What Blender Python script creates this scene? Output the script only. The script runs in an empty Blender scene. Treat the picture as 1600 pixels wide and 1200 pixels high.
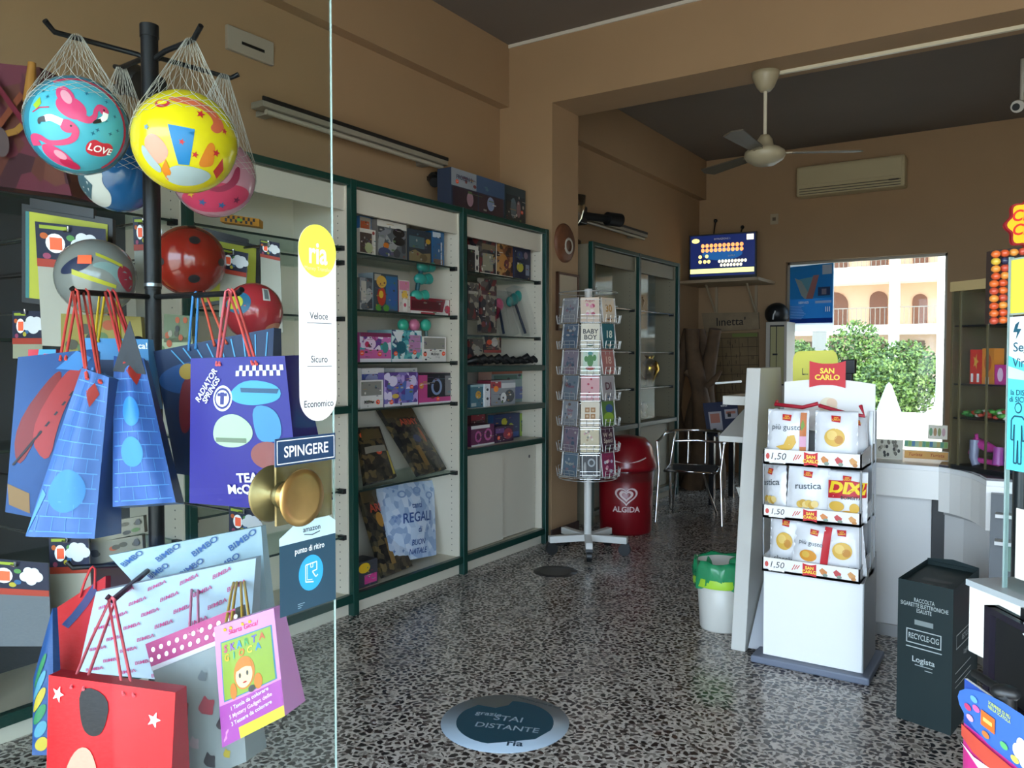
import bpy, math, random
from mathutils import Vector as V, Matrix, noise
from mathutils.geometry import delaunay_2d_cdt
random.seed(7)
S = bpy.context.scene
C = S.collection
PI = math.pi
# ---------------------------------------------------------------- camera
FPX, CAMH = 1260.0, 1.45
YAW, PIT = math.atan(826/FPX), math.atan(42/FPX)
cd = bpy.data.cameras.new('camera'); cam = bpy.data.objects.new('camera', cd); C.objects.link(cam)
cam.location = (0, 0, CAMH); cam.rotation_euler = (PI/2-PIT, 0, YAW)
cd.sensor_width = 36; cd.lens = 36*FPX/1600; cd.clip_start = 0.02; cd.clip_end = 300
S.camera = cam
# ---------------------------------------------------------------- light
S.view_settings.view_transform = 'Standard'; S.view_settings.look = 'None'
S.view_settings.gamma = 1; S.view_settings.use_curve_mapping = False
S.view_settings.exposure = 3.25
W = bpy.data.worlds.new('world'); S.world = W; W.use_nodes = True
wb = W.node_tree.nodes['Background']; wb.inputs[0].default_value = (.62, .8, 1, 1); wb.inputs[1].default_value = 1.3
sun = bpy.data.lights.new('sun', 'SUN'); sun.energy = 2.3; sun.angle = .01; sun.color = (1, .9, .74)
so = bpy.data.objects.new('sun', sun); C.objects.link(so)
so.rotation_euler = V((-.72, .36, -.56)).to_track_quat('-Z', 'Y').to_euler()
ar = bpy.data.lights.new('shopfront_portal', 'AREA'); ar.shape = 'RECTANGLE'; ar.size = 6.4; ar.size_y = 2.8
ar.cycles.is_portal = True
ao = bpy.data.objects.new('shopfront_portal', ar); C.objects.link(ao); ao.location = (-.3, -.16, 1.4); ao.rotation_euler = (PI/2, 0, 0)
for nm, loc, sx_, sy_, rx in (('rear_window_portal', (-1.7, 10.1, 1.4), 1.9, 2.6, -PI/2),):
    a2 = bpy.data.lights.new(nm, 'AREA'); a2.shape = 'RECTANGLE'; a2.size = sx_; a2.size_y = sy_; a2.cycles.is_portal = True
    o2_ = bpy.data.objects.new(nm, a2); C.objects.link(o2_); o2_.location = loc; o2_.rotation_euler = (rx, 0, 0)
S.cycles.max_bounces = 10; S.cycles.diffuse_bounces = 5; S.cycles.transparent_max_bounces = 24
S.cycles.sample_clamp_indirect = 4
# ---------------------------------------------------------------- materials
def lin(h):
    c = [int(h[i:i+2], 16)/255 for i in (0, 2, 4)]
    return tuple(x/12.92 if x <= .04045 else ((x+.055)/1.055)**2.4 for x in c)+(1,)
_m = {}
def mt(h, rough=.5, metal=0, nz=0, scale=6, emit=0, coat=0):
    k = (h, rough, metal, nz, scale, emit, coat)
    if k in _m: return _m[k]
    m = bpy.data.materials.new('paint_'+h); m.use_nodes = True
    n = m.node_tree.nodes; b = n['Principled BSDF']; L = m.node_tree.links
    c = lin(h); b.inputs['Base Color'].default_value = c
    b.inputs['Roughness'].default_value = rough; b.inputs['Metallic'].default_value = metal
    if coat: b.inputs['Coat Weight'].default_value = coat; b.inputs['Coat Roughness'].default_value = .08
    if emit: b.inputs['Emission Color'].default_value = c; b.inputs['Emission Strength'].default_value = emit
    if nz:
        t = n.new('ShaderNodeTexCoord'); q = n.new('ShaderNodeTexNoise'); q.inputs['Scale'].default_value = scale; q.inputs['Detail'].default_value = 5
        r = n.new('ShaderNodeValToRGB'); e = r.color_ramp.elements
        e[0].position = .3; e[1].position = .7
        e[0].color = tuple(x*(1-nz) for x in c[:3])+(1,); e[1].color = tuple(min(1, x*(1+nz*.5)) for x in c[:3])+(1,)
        L.new(t.outputs['Object'], q.inputs['Vector']); L.new(q.outputs['Fac'], r.inputs['Fac']); L.new(r.outputs['Color'], b.inputs['Base Color'])
    _m[k] = m; return m
def clear(name, refl=.08, tint=(1, 1, 1, 1), rough=0.0, fres=True):
    m = bpy.data.materials.new(name); m.use_nodes = True; n = m.node_tree.nodes; L = m.node_tree.links; n.clear()
    o = n.new('ShaderNodeOutputMaterial'); x = n.new('ShaderNodeMixShader'); t = n.new('ShaderNodeBsdfTransparent'); g = n.new('ShaderNodeBsdfGlossy')
    t.inputs[0].default_value = tint; g.inputs['Roughness'].default_value = rough
    if fres:
        f = n.new('ShaderNodeLayerWeight'); f.inputs[0].default_value = .5
        p = n.new('ShaderNodeMath'); p.operation = 'POWER'; p.inputs[1].default_value = 4; L.new(f.outputs['Facing'], p.inputs[0])
        q = n.new('ShaderNodeMath'); q.operation = 'MULTIPLY_ADD'; q.inputs[1].default_value = .25; q.inputs[2].default_value = refl*.5
        L.new(p.outputs[0], q.inputs[0]); L.new(q.outputs[0], x.inputs[0])
    else: x.inputs[0].default_value = refl
    L.new(t.outputs[0], x.inputs[1]); L.new(g.outputs[0], x.inputs[2]); L.new(x.outputs[0], o.inputs[0])
    return m
DIMGLASS = clear('dimmed_window_glass', .02, (.58, .6, .6, 1)); GLASS = clear('door_glass', .025, (.93, .97, .96, 1)); SHELFGLASS = clear('shelf_glass', .1, (.80, .88, .86, 1))  # rear window tint added to dim the overbright street view
CELLO = clear('cellophane', .16, (.93, .94, .95, 1), .12)
PLASTIC = clear('clear_plastic', .1, (.96, .97, .97, 1), .1)
def sheet(h):
    """printed paper that lets light through"""
    m = bpy.data.materials.new('paper_'+h); m.use_nodes = True; n = m.node_tree.nodes; L = m.node_tree.links; n.clear()
    o = n.new('ShaderNodeOutputMaterial'); x = n.new('ShaderNodeMixShader'); d = n.new('ShaderNodeBsdfDiffuse'); t = n.new('ShaderNodeBsdfTranslucent')
    d.inputs[0].default_value = t.inputs[0].default_value = lin(h); x.inputs[0].default_value = .5
    L.new(d.outputs[0], x.inputs[1]); L.new(t.outputs[0], x.inputs[2]); L.new(x.outputs[0], o.inputs[0]); return m
def speckle(name, base, cols, scale, rough=.6, edge=None):
    """random voronoi patches in the colours given, a printed or crushed look"""
    m = bpy.data.materials.new(name); m.use_nodes = True; n = m.node_tree.nodes; L = m.node_tree.links; b = n['Principled BSDF']
    t = n.new('ShaderNodeTexCoord'); v = n.new('ShaderNodeTexVoronoi'); v.inputs['Scale'].default_value = scale
    s = n.new('ShaderNodeSeparateColor'); r = n.new('ShaderNodeValToRGB'); r.color_ramp.interpolation = 'CONSTANT'
    el = r.color_ramp.elements; al = [base]+cols
    for i, c in enumerate(al):
        e = el[i] if i < 2 else el.new(i/len(al)); e.position = i/len(al); e.color = lin(c)
    L.new(t.outputs['Object'], v.inputs['Vector']); L.new(v.outputs['Color'], s.inputs[0]); L.new(s.outputs[0], r.inputs['Fac'])
    L.new(r.outputs['Color'], b.inputs['Base Color']); b.inputs['Roughness'].default_value = rough
    return m
def terrazzo():
    m = bpy.data.materials.new('terrazzo'); m.use_nodes = True; n = m.node_tree.nodes; L = m.node_tree.links; b = n['Principled BSDF']
    t = n.new('ShaderNodeTexCoord')
    wn = n.new('ShaderNodeTexNoise'); wn.inputs['Scale'].default_value = 14
    ws = n.new('ShaderNodeVectorMath'); ws.operation = 'SCALE'; ws.inputs['Scale'].default_value = .03
    wa = n.new('ShaderNodeVectorMath'); wa.operation = 'ADD'
    L.new(t.outputs['Object'], wn.inputs['Vector']); L.new(wn.outputs['Color'], ws.inputs[0]); L.new(t.outputs['Object'], wa.inputs[0]); L.new(ws.outputs[0], wa.inputs[1])
    def vor(scale, feat):
        v = n.new('ShaderNodeTexVoronoi'); v.inputs['Scale'].default_value = scale; v.feature = feat; L.new(wa.outputs[0], v.inputs['Vector']); return v
    def ramp(src, stops, const=False):
        r = n.new('ShaderNodeValToRGB'); el = r.color_ramp.elements
        if const: r.color_ramp.interpolation = 'CONSTANT'
        for i, (p, c) in enumerate(stops):
            e = el[i] if i < 2 else el.new(p); e.position = p; e.color = c
        L.new(src, r.inputs['Fac']); return r
    e1 = vor(33, 'DISTANCE_TO_EDGE'); c1 = vor(33, 'F1'); s = n.new('ShaderNodeSeparateColor'); L.new(c1.outputs['Color'], s.inputs[0])
    chip = ramp(s.outputs[0], [(0, lin('261e1d')), (.3, lin('352928')), (.52, lin('211c1c')), (.66, lin('46342f')), (.78, lin('5f5852')), (.92, lin('8c857d'))], True)
    e2 = vor(75, 'F1'); s2 = n.new('ShaderNodeSeparateColor'); L.new(e2.outputs['Color'], s2.inputs[0])
    grit = ramp(s2.outputs[0], [(0, lin('cbc3ba')), (.45, lin('b5ada4')), (.72, lin('857c75')), (.88, lin('4f4642'))], True)
    k = ramp(e1.outputs['Distance'], [(.13, (0, 0, 0, 1)), (.2, (1, 1, 1, 1))])
    mx = n.new('ShaderNodeMix'); mx.data_type = 'RGBA'
    L.new(k.outputs['Color'], mx.inputs[0]); L.new(grit.outputs['Color'], mx.inputs[6]); L.new(chip.outputs['Color'], mx.inputs[7])
    L.new(mx.outputs[2], b.inputs['Base Color'])
    rn = n.new('ShaderNodeTexNoise'); rn.inputs['Scale'].default_value = 2.5; L.new(t.outputs['Object'], rn.inputs['Vector'])
    rr = ramp(rn.outputs['Fac'], [(.3, (.16,)*3+(1,)), (.7, (.30,)*3+(1,))]); L.new(rr.outputs['Color'], b.inputs['Roughness'])
    return m
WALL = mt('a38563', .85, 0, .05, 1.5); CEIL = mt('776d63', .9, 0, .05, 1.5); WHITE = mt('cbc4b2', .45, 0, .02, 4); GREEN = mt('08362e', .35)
LAM = mt('ebe9e4', .35); BLK = mt('141516', .45); STEEL = mt('c9cccf', .22, 1); CHROME = mt('e6e6e6', .12, 1); BRASS = mt('b08f56', .32, 1, .1, 30)
GREY = mt('74787b', .45); PAPER = mt('e9e9e6', .6); ORANGE = mt('f0582e', .6); RED = mt('c4172a', .4); DARKPL = mt('202326', .35)
# ---------------------------------------------------------------- pixel geometry of the photograph -> places in the room
cyw, syw = math.cos(YAW), math.sin(YAW)
FW = V((-syw*math.cos(PIT), cyw*math.cos(PIT), -math.sin(PIT))); RT = V((cyw, syw, 0)); UP = RT.cross(FW)
def ray(x, y): return FW*FPX+RT*(x-800)+UP*(600-y)
def at(x, y, ax, v):
    d = ray(x, y); i = 'xyz'.index(ax); o = V((0, 0, CAMH)); return o+d*((v-o[i])/d[i])
def dp(x, y, d): return V((0, 0, CAMH))+ray(x, y)*(d/FPX)
# ---------------------------------------------------------------- mesh builder
class Fr:
    """a four-cornered surface; p(u, v, h) is a point on it, h off the surface"""
    def __init__(s, TL, TR, BR, BL, bulge=0, pw=1, wave=0):
        s.c = [V(a) for a in (TL, TR, BR, BL)]
        TL, TR, BR, BL = s.c
        s.w = ((TR-TL).length+(BR-BL).length)/2; s.h = ((TL-BL).length+(TR-BR).length)/2
        s.n = ((TR-BL).cross(TL-BR)).normalized(); s.b = bulge; s.pw = pw; s.wave = wave
    def p(s, u, v, h=0):
        TL, TR, BR, BL = s.c
        q = (BL*(1-u)+BR*u)*(1-v)+(TL*(1-u)+TR*u)*v
        if s.b:
            a = max(0, math.sin(PI*min(1, max(0, u))))*max(0, math.sin(PI*min(1, max(0, v)))); h += s.b*a**s.pw
        if s.wave: h += s.wave*math.sin(u*11+v*3)*(.3+abs(.5-v))
        return q+s.n*h
class Sp:
    """a ball; u, v are metres along its surface from the point that faces the given direction"""
    def __init__(s, c, r, face):
        s.c = V(c); s.r = r; s.f = V(face).normalized(); s.x = V((0, 0, 1)).cross(s.f).normalized(); s.y = s.f.cross(s.x); s.w = s.h = 1
    def p(s, u, v, h=0):
        a = math.hypot(u, v)
        if a < 1e-9: return s.c+s.f*(s.r+h)
        t = a/s.r; d = (s.x*u+s.y*v)/a
        return s.c+(s.f*math.cos(t)+d*math.sin(t))*(s.r+h)
_txt = {}
def glyphs(t, bold, shear):
    k = (t, bold, shear)
    if k not in _txt:
        cu = bpy.data.curves.new('t', 'FONT'); cu.body = t; cu.size = 1; cu.align_x = 'CENTER'; cu.align_y = 'CENTER'; cu.resolution_u = 3
        cu.offset = bold; cu.shear = shear; cu.space_line = .9
        o = bpy.data.objects.new('t', cu); me = bpy.data.meshes.new_from_object(o)
        _txt[k] = ([(v.co.x, v.co.y) for v in me.vertices], [tuple(p.vertices) for p in me.polygons])
        bpy.data.objects.remove(o); bpy.data.curves.remove(cu); bpy.data.meshes.remove(me)
    return _txt[k]
class M:
    def __init__(s): s.v = []; s.f = []; s.k = []; s.s = []; s.mats = []
    def add(s, vs, fs, m, smooth=False):
        if m not in s.mats: s.mats.append(m)
        i = s.mats.index(m); n = len(s.v); s.v += [V(a) for a in vs]
        for f in fs: s.f.append(tuple(a+n for a in f)); s.k.append(i); s.s.append(smooth)
        return s
    def box(s, lo, hi, m, T=None):
        x0, y0, z0 = lo; x1, y1, z1 = hi
        vs = [V(p) for p in ((x0, y0, z0), (x1, y0, z0), (x1, y1, z0), (x0, y1, z0), (x0, y0, z1), (x1, y0, z1), (x1, y1, z1), (x0, y1, z1))]
        if T: vs = [T@a for a in vs]
        return s.add(vs, [(0, 3, 2, 1), (4, 5, 6, 7), (0, 1, 5, 4), (1, 2, 6, 5), (2, 3, 7, 6), (3, 0, 4, 7)], m)
    def slab(s, fr, t, m, mb=None, n=8, mside=None):
        """a panel of thickness t lying on the frame (front at h=0)"""
        g = [[fr.p(i/n, j/n, 0) for i in range(n+1)] for j in range(n+1)]; b = [[fr.p(i/n, j/n, -t) for i in range(n+1)] for j in range(n+1)]
        return s._shell(g, b, n, n, m, mb or m, mside or mb or m)
    def _shell(s, g, b, nu, nv, m, mb, ms):
        W_ = nu+1
        s.add([p for r in g for p in r], [(j*W_+i, j*W_+i+1, (j+1)*W_+i+1, (j+1)*W_+i) for j in range(nv) for i in range(nu)], m, True)
        s.add([p for r in b for p in r], [(j*W_+i, (j+1)*W_+i, (j+1)*W_+i+1, j*W_+i+1) for j in range(nv) for i in range(nu)], mb, True)
        ri = [(0, i) for i in range(nu)]+[(j, nu) for j in range(nv)]+[(nv, i) for i in range(nu, 0, -1)]+[(j, 0) for j in range(nv, 0, -1)]
        k = len(ri); s.add([g[j][i] for j, i in ri]+[b[j][i] for j, i in ri], [(a, a+k, (a+1) % k+k, (a+1) % k) for a in range(k)], ms)
        return s
    def tube(s, pts, r, m, n=8, cap=True, closed=False):
        pts = [V(p) for p in pts]; N = len(pts); rs = r if isinstance(r, (list, tuple)) else [r]*N; vs = []; fs = []; ref = None
        for i, p in enumerate(pts):
            a = pts[(i-1) % N] if (closed or i) else p; b = pts[(i+1) % N] if (closed or i < N-1) else p
            t = (b-a).normalized()
            if ref is None: ref = t.orthogonal().normalized()
            ref = (ref-t*ref.dot(t)).normalized(); q = t.cross(ref)
            vs += [p+(ref*math.cos(2*PI*k/n)+q*math.sin(2*PI*k/n))*rs[i] for k in range(n)]
        for i in range(N if closed else N-1):
            j = (i+1) % N; fs += [(i*n+k, i*n+(k+1) % n, j*n+(k+1) % n, j*n+k) for k in range(n)]
        s.add(vs, fs, m, True)
        if cap and not closed: s.add(vs[:n]+vs[-n:], [tuple(range(n-1, -1, -1)), tuple(range(n, 2*n))], m)
        return s
    def cyl(s, a, b, r, m, n=20, r2=None): return s.tube([a, b], [r, r if r2 is None else r2], m, n)
    def lathe(s, c, prof, m, n=28, ax=(0, 0, 1)):
        c = V(c); z = V(ax).normalized(); x = z.orthogonal().normalized(); y = z.cross(x); N = len(prof); vs = []
        for r, h in prof: vs += [c+z*h+(x*math.cos(2*PI*k/n)+y*math.sin(2*PI*k/n))*r for k in range(n)]
        return s.add(vs, [(i*n+k, i*n+(k+1) % n, (i+1)*n+(k+1) % n, (i+1)*n+k) for i in range(N-1) for k in range(n)], m, True)
    def ball(s, c, r, m, n=24, sc=(1, 1, 1)):
        c = V(c); vs = [c+V((0, 0, r*sc[2]))]; h = n//2
        for j in range(1, h):
            t = PI*j/h; vs += [c+V((r*sc[0]*math.sin(t)*math.cos(2*PI*i/n), r*sc[1]*math.sin(t)*math.sin(2*PI*i/n), r*sc[2]*math.cos(t))) for i in range(n)]
        vs.append(c-V((0, 0, r*sc[2]))); e = len(vs)-1
        fs = [(0, 1+i, 1+(i+1) % n) for i in range(n)]+[(e, 1+(h-2)*n+(i+1) % n, 1+(h-2)*n+i) for i in range(n)]
        fs += [(1+j*n+i, 1+(j+1)*n+i, 1+(j+1)*n+(i+1) % n, 1+j*n+(i+1) % n) for j in range(h-2) for i in range(n)]
        return s.add(vs, fs, m, True)
    def rect(s, fr, u0, v0, u1, v1, m, h=.0008, n=1):
        if n == 1 and getattr(fr, 'b', 0): n = 6
        return s.add([fr.p(u0+(u1-u0)*i/n, v0+(v1-v0)*j/n, h) for j in range(n+1) for i in range(n+1)],
                     [(j*(n+1)+i, j*(n+1)+i+1, (j+1)*(n+1)+i+1, (j+1)*(n+1)+i) for j in range(n) for i in range(n)], m, n > 1)
    def ell(s, fr, u, v, ru, rv, m, h=.0008, n=24, rg=3, rot=0):
        vs = [fr.p(u, v, h)]; c, z = math.cos(rot), math.sin(rot)
        for j in range(1, rg+1):
            for k in range(n):
                a = ru*j/rg*math.cos(2*PI*k/n); b = rv*j/rg*math.sin(2*PI*k/n); vs.append(fr.p(u+a*c-b*z, v+a*z+b*c, h))
        fs = [(0, 1+k, 1+(k+1) % n) for k in range(n)]
        for j in range(rg-1): fs += [(1+j*n+k, 1+(j+1)*n+k, 1+(j+1)*n+(k+1) % n, 1+j*n+(k+1) % n) for k in range(n)]
        return s.add(vs, fs, m, True)
    soft = 0
    def poly(s, fr, pts, m, h=.0008, step=.12, soft=True):
        if soft and s.soft and 4 < len(pts) < 15:
            for _ in range(s.soft): pts = [(a[0]*w+b[0]*(1-w), a[1]*w+b[1]*(1-w)) for a, b in zip(pts, list(pts[1:])+[pts[0]]) for w in (.75, .25)]
        us = [p[0] for p in pts]; vs = [p[1] for p in pts]; P = []; n = len(pts)
        for i in range(n):
            a, b = V(pts[i]).to_2d(), V(pts[(i+1) % n]).to_2d(); k = max(1, int((b-a).length/step)); P += [a+(b-a)*j/k for j in range(k)]
        E = [(i, (i+1) % len(P)) for i in range(len(P))]
        G = list(P); x = min(us)+step/2
        while x < max(us):
            y = min(vs)+step/2
            while y < max(vs): G.append(V((x, y))); y += step
            x += step
        r = delaunay_2d_cdt(G, E, [], 1, 1e-6)
        fs = [tuple(f) for f in r[2]]
        return s.add([fr.p(a.x, a.y, h) for a in r[0]], fs, m, True)
    def star(s, fr, u, v, r, m, h=.0008, k=5, q=.42, rot=.3):
        return s.poly(fr, [(u+(r if i % 2 == 0 else r*q)*math.sin(rot+PI*i/k), v+(r if i % 2 == 0 else r*q)*math.cos(rot+PI*i/k)) for i in range(2*k)], m, h, r, False)
    def line(s, fr, pts, wd, m, h=.0009):
        """a stroke of width wd (in units of v)"""
        a = fr.h/fr.w
        for (x0, y0), (x1, y1) in zip(pts, pts[1:]):
            dx, dy = (x1-x0)/a, y1-y0; l = math.hypot(dx, dy) or 1; nx, ny = -dy/l*wd/2*a, dx/l*wd/2
            s.add([fr.p(x0+nx, y0+ny, h), fr.p(x0-nx, y0-ny, h), fr.p(x1-nx, y1-ny, h), fr.p(x1+nx, y1+ny, h)], [(0, 1, 2, 3)], m)
        return s
    def stroke(s, fr, pts, wd, m, h=.001, n=6):
        """a smooth curved ribbon through pts; wd is one width or one per point"""
        P = [V(p).to_2d() for p in pts]; w = list(wd) if isinstance(wd, (list, tuple)) else [wd]*len(P); Q = []; R = []
        for i in range(len(P)-1):
            a, b, c, d = P[max(0, i-1)], P[i], P[i+1], P[min(len(P)-1, i+2)]
            for k in range(n):
                t = k/n; Q.append(.5*((2*b)+(c-a)*t+(2*a-5*b+4*c-d)*t*t+(3*b-a-3*c+d)*t**3)); R.append(w[i]+(w[i+1]-w[i])*t)
        Q.append(P[-1]); R.append(w[-1]); vs = []
        for i, q in enumerate(Q):
            e = (Q[min(len(Q)-1, i+1)]-Q[max(0, i-1)]).normalized(); nn = V((-e.y, e.x))*R[i]/2
            for k in (-1, -.33, .33, 1): vs.append(fr.p(q.x+nn.x*k, q.y+nn.y*k, h))
        return s.add(vs, [(4*i+k+1, 4*i+k, 4*i+k+4, 4*i+k+5) for i in range(len(Q)-1) for k in range(3)], m, True)
    def text(s, fr, t, u, v, sz, m, h=.001, bold=0.0, shear=0.0, rot=0, sx=1.0):
        vs, fs = glyphs(t, bold, shear); a = fr.h/fr.w; c, z = math.cos(rot), math.sin(rot)
        return s.add([fr.p(u+(x*sx*c-y*z)*sz*a, v+(x*sx*z+y*c)*sz, h) for x, y in vs], fs, m)
    def obj(s, name, par=None, bevel=0, loc=None):
        o0 = V((0, 0, 0))
        if par is not None:
            q = par
            while q is not None: o0 += q.location; q = q.parent
        elif loc is not None: o0 = V(loc)
        me = bpy.data.meshes.new(name); me.from_pydata([a-o0 for a in s.v], [], s.f)
        for m in s.mats: me.materials.append(m)
        me.polygons.foreach_set('material_index', s.k); me.polygons.foreach_set('use_smooth', s.s); me.update()
        o = bpy.data.objects.new(name, me); C.objects.link(o)
        if par is not None: o.parent = par
        else: o.location = o0
        if bevel:
            b = o.modifiers.new('b', 'BEVEL'); b.width = bevel; b.segments = 2; b.limit_method = 'ANGLE'; b.angle_limit = .9
        return o
    def thing(s, name, label, cat, group=None, loc=None, bevel=0):
        if loc is None:
            xs = [a.x for a in s.v]; ys = [a.y for a in s.v]; zs = [a.z for a in s.v]
            loc = ((min(xs)+max(xs))/2, (min(ys)+max(ys))/2, min(zs))
        return tag(s.obj(name, None, bevel, loc), label, cat, group)
def tag(o, label, cat, group=None):
    o['label'] = label; o['category'] = cat
    if group: o['group'] = group
    return o
def root(name, label, cat, loc, group=None):
    o = bpy.data.objects.new(name, None); C.objects.link(o); o.location = loc; o.empty_display_size = .1
    return tag(o, label, cat, group)
def struct(m, name, par=None, bevel=0):
    o = m.obj(name, par, bevel)
    if par is None: o['kind'] = 'structure'
    return o
def B(lo, hi, m): return M().box(lo, hi, m)
def dup(r, loc, rz, label, group=None):
    n = r.copy(); C.objects.link(n); n.location = loc; n.rotation_euler = (0, 0, rz); n['label'] = label
    if group: n['group'] = group
    for ch in list(r.children):
        c = ch.copy(); C.objects.link(c); c.parent = n
        for g in list(ch.children):
            d = g.copy(); C.objects.link(d); d.parent = c
    return n
# ================================================================ the setting
XL, XS, XB = -3.69, -3.2, -3.66          # left wall, front and back of the shelving
YP0, YP1, YR, ZC, ZB = 5.45, 5.87, 10.0, 3.94, 3.42
f = M().box((XL-.2, -.35, -.12), (3.4, YR+.2, 0), terrazzo()); struct(f, 'floor')
struct(B((XL-.2, -.35, ZC), (3.4, YR+.2, ZC+.25), CEIL), 'ceiling')
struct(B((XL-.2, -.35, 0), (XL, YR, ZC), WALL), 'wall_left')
struct(B((3.2, -.35, 0), (3.4, YR, ZC), WALL), 'wall_right')
wx0, wx1, wz1 = at(1228, 410, 'y', YR).x, at(1481, 393, 'y', YR).x, at(1350, 402, 'y', YR).z
struct(M().box((XL-.2, YR, 0), (wx0, YR+.2, ZC), WALL).box((wx1, YR, 0), (3.4, YR+.2, ZC), WALL).box((wx0, YR, wz1), (wx1, YR+.2, ZC), WALL).box((wx0, YR, 0), (wx1, YR+.2, .12), WALL), 'wall_rear')
m = M(); FRM = mt('8d8576', .4, .3)
for a, b in (((wx0, YR+.08, .12), (wx0+.03, YR+.12, wz1)), ((wx1-.03, YR+.08, .12), (wx1, YR+.12, wz1)), ((wx0, YR+.08, wz1-.03), (wx1, YR+.12, wz1)), ((wx0, YR+.08, .12), (wx1, YR+.12, .17))): m.box(a, b, FRM)
wf = struct(m, 'window_1'); M().box((wx0, YR+.0985, .12), (wx1, YR+.1015, wz1), DIMGLASS).obj('window_pane', wf)
struct(M().box((XL, -.35, 2.78), (3.2, -.15, ZC), WALL).box((XL, -.35, 0), (-2.35, -.15, 2.78), WALL).box((3.0, -.35, 0), (3.2, -.15, 2.78), WALL), 'wall_front')  # left bay closed off to cut daylight on the left wall and shelving
struct(M().box((XL, YP0, 0), (XS, YP1, ZC), WALL).box((XS, YP0, ZB), (3.2, YP1, ZC), WALL), 'wall_partition')
struct(B((XL, -.15, 3.45), (-3.6, YP0, ZC), WALL), 'trim_1'); struct(B((XL, YP1, 3.45), (-3.6, YR, ZC), WALL), 'trim_2')
struct(B((-3.6, YP0-.012, 3.915), (3.2, YP0, 3.94), mt('cfc8ba', .8)), 'trim_3')
struct(M().box((XS-.001, YP0-.012, 0), (XS+.012, YP1+.01, .09), mt('4a3d37', .4)), 'baseboard_partition')
# outdoors: pavement and an added sun-blocking slab in front, the sunny street and house behind the rear window
struct(B((-60, -60, -.2), (60, 120, -.12), mt('b3aca0', .9, 0, .08, 1)), 'ground')
struct(B((-14, -5.2, -.119), (14, -.35, -.02), mt('bdb6aa', .9, 0, .08, 2)), 'pavement')
struct(B((-9, -2.3, 2.9), (9, -.35, 2.96), mt('d8d4c8', .8)), 'sun_block_slab')  # unseen slab, added to keep direct sun out of the shopfront
STU, STW = mt('e6bb98', .9), mt('f4efe6', .85)
fb = root('apartment_house', 'peach apartment house with white balconies and arched doors, seen through the rear window', 'building', (-4, 51, 0))
M().box((-34, 52, -.1), (26, 60, 14), STU).obj('wall', fb)
for zz in (2.75, 5.75, 8.8):
    M().box((-34, 50, zz), (26, 52, zz+.55 if zz < 5 else zz+.9), STW).obj('balcony_slab', fb)
    m = M(); m.box((-34, 50.1, zz+1.5), (26, 50.15, zz+1.55), mt('8d8578'))
    for k in range(240): m.box((-34+k*.25, 50.11, zz+.5), (-33.97+k*.25, 50.14, zz+1.5), mt('8d8578'))
    m.obj('balcony_railing', fb)
for x in (-20, -13.6, -7.0, -.6, 6): M().box((x-.25, 49.97, 0), (x+.25, 50.5, 10), STW).obj('column', fb)
def arch(x, w, z0, h):
    return [(x-w/2, z0), (x+w/2, z0)]+[(x+w/2*math.cos(PI*k/10), z0+h-w/2+w/2*math.sin(PI*k/10)) for k in range(11)]
for zz in (3.3, 6.5):
    for x, w, h in ((-8.1, .98, 2.05), (-5.9, .78, 1.8), (-10.6, 1.6, 2.1), (-3.4, .95, 2), (0, .9, 2), (-14, .9, 2)):
        b = arch(x, w, zz, h); m = M(); N = len(b)
        m.add([(a, 51.9, z) for a, z in b]+[(a, 52, z) for a, z in b], [tuple(range(N))]+[(i, i+N, (i+1) % N+N, (i+1) % N) for i in range(N)], mt('7b4f38', .6)); m.obj('arched_door', fb)
m = M().box((-34, 51.8, 0), (26, 52, 2.75), mt('c9b09a', .9))
for k in range(12): m.box((-30+k*4.4, 51.75, 0), (-27.6+k*4.4, 51.8, 2.4), mt('6d5a4c', .6))
m.obj('ground_floor', fb)
lm = speckle('leaf_mass', '405c26', ['5c7a34', '334b20', '6f8a44'], 9, .6)
def tree(px, py, py1, y, r, label):
    c = at(px, py, 'y', y); hz = (c.z-at(px, py1, 'y', y).z); x = c.x; cz = c.z-hz/2
    t = root('street_tree', label, 'tree', (x, y, -.1), 'trees in the street behind the rear window')
    M().tube([(x, y, -.12), (x+.06, y, cz*.5), (x-.05, y+.05, cz)], [.12, .1, .07], mt('5d4a38', .9)).obj('trunk', t)
    m = M(); rnd = random.Random(px)
    for k in range(3600):
        d = V((rnd.gauss(0, 1), rnd.gauss(0, 1), rnd.gauss(0, 1))).normalized()*rnd.random()**.35
        q = V((x+d.x*r, y+d.y*r, cz+d.z*hz/2)); a = V((rnd.gauss(0, 1), rnd.gauss(0, 1), rnd.gauss(0, 1))).normalized()*.062; b = a.orthogonal().normalized()*.04
        m.add([q+a, q+b, q-a, q-b], [(0, 1, 2, 3)], lm)
    m.obj('foliage', t)
tree(1338, 500, 660, 25, 1.0, 'tallest leafy street tree, left of centre behind the rear window')
tree(1415, 530, 655, 24.5, .95, 'rounder leafy street tree right of centre behind the rear window')
tree(1375, 560, 665, 22.5, .8, 'low leafy street tree in front of the gap between the two taller ones')
tree(1245, 530, 620, 30, .8, 'small leafy tree at the left edge of the rear window')
q = at(1468, 600, 'y', 20); lp = root('street_lamp', 'white street lamp post at the right of the rear window view', 'lamp post', (q.x, 20, -.12))
M().cyl((q.x, 20, -.12), (q.x, 20, 8), .075, STW).obj('pole', lp); M().tube([(q.x, 20, 8), (q.x+.2, 19.8, 8.3), (q.x+.9, 19.2, 8.4)], .05, STW).box((q.x+.8, 19, 8.32), (q.x+1.2, 19.4, 8.46), STW).obj('lamp_head', lp)
a, b = at(1372, 636, 'y', 17), at(1410, 600, 'y', 17); q = at(1389, 597, 'y', 17)
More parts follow.
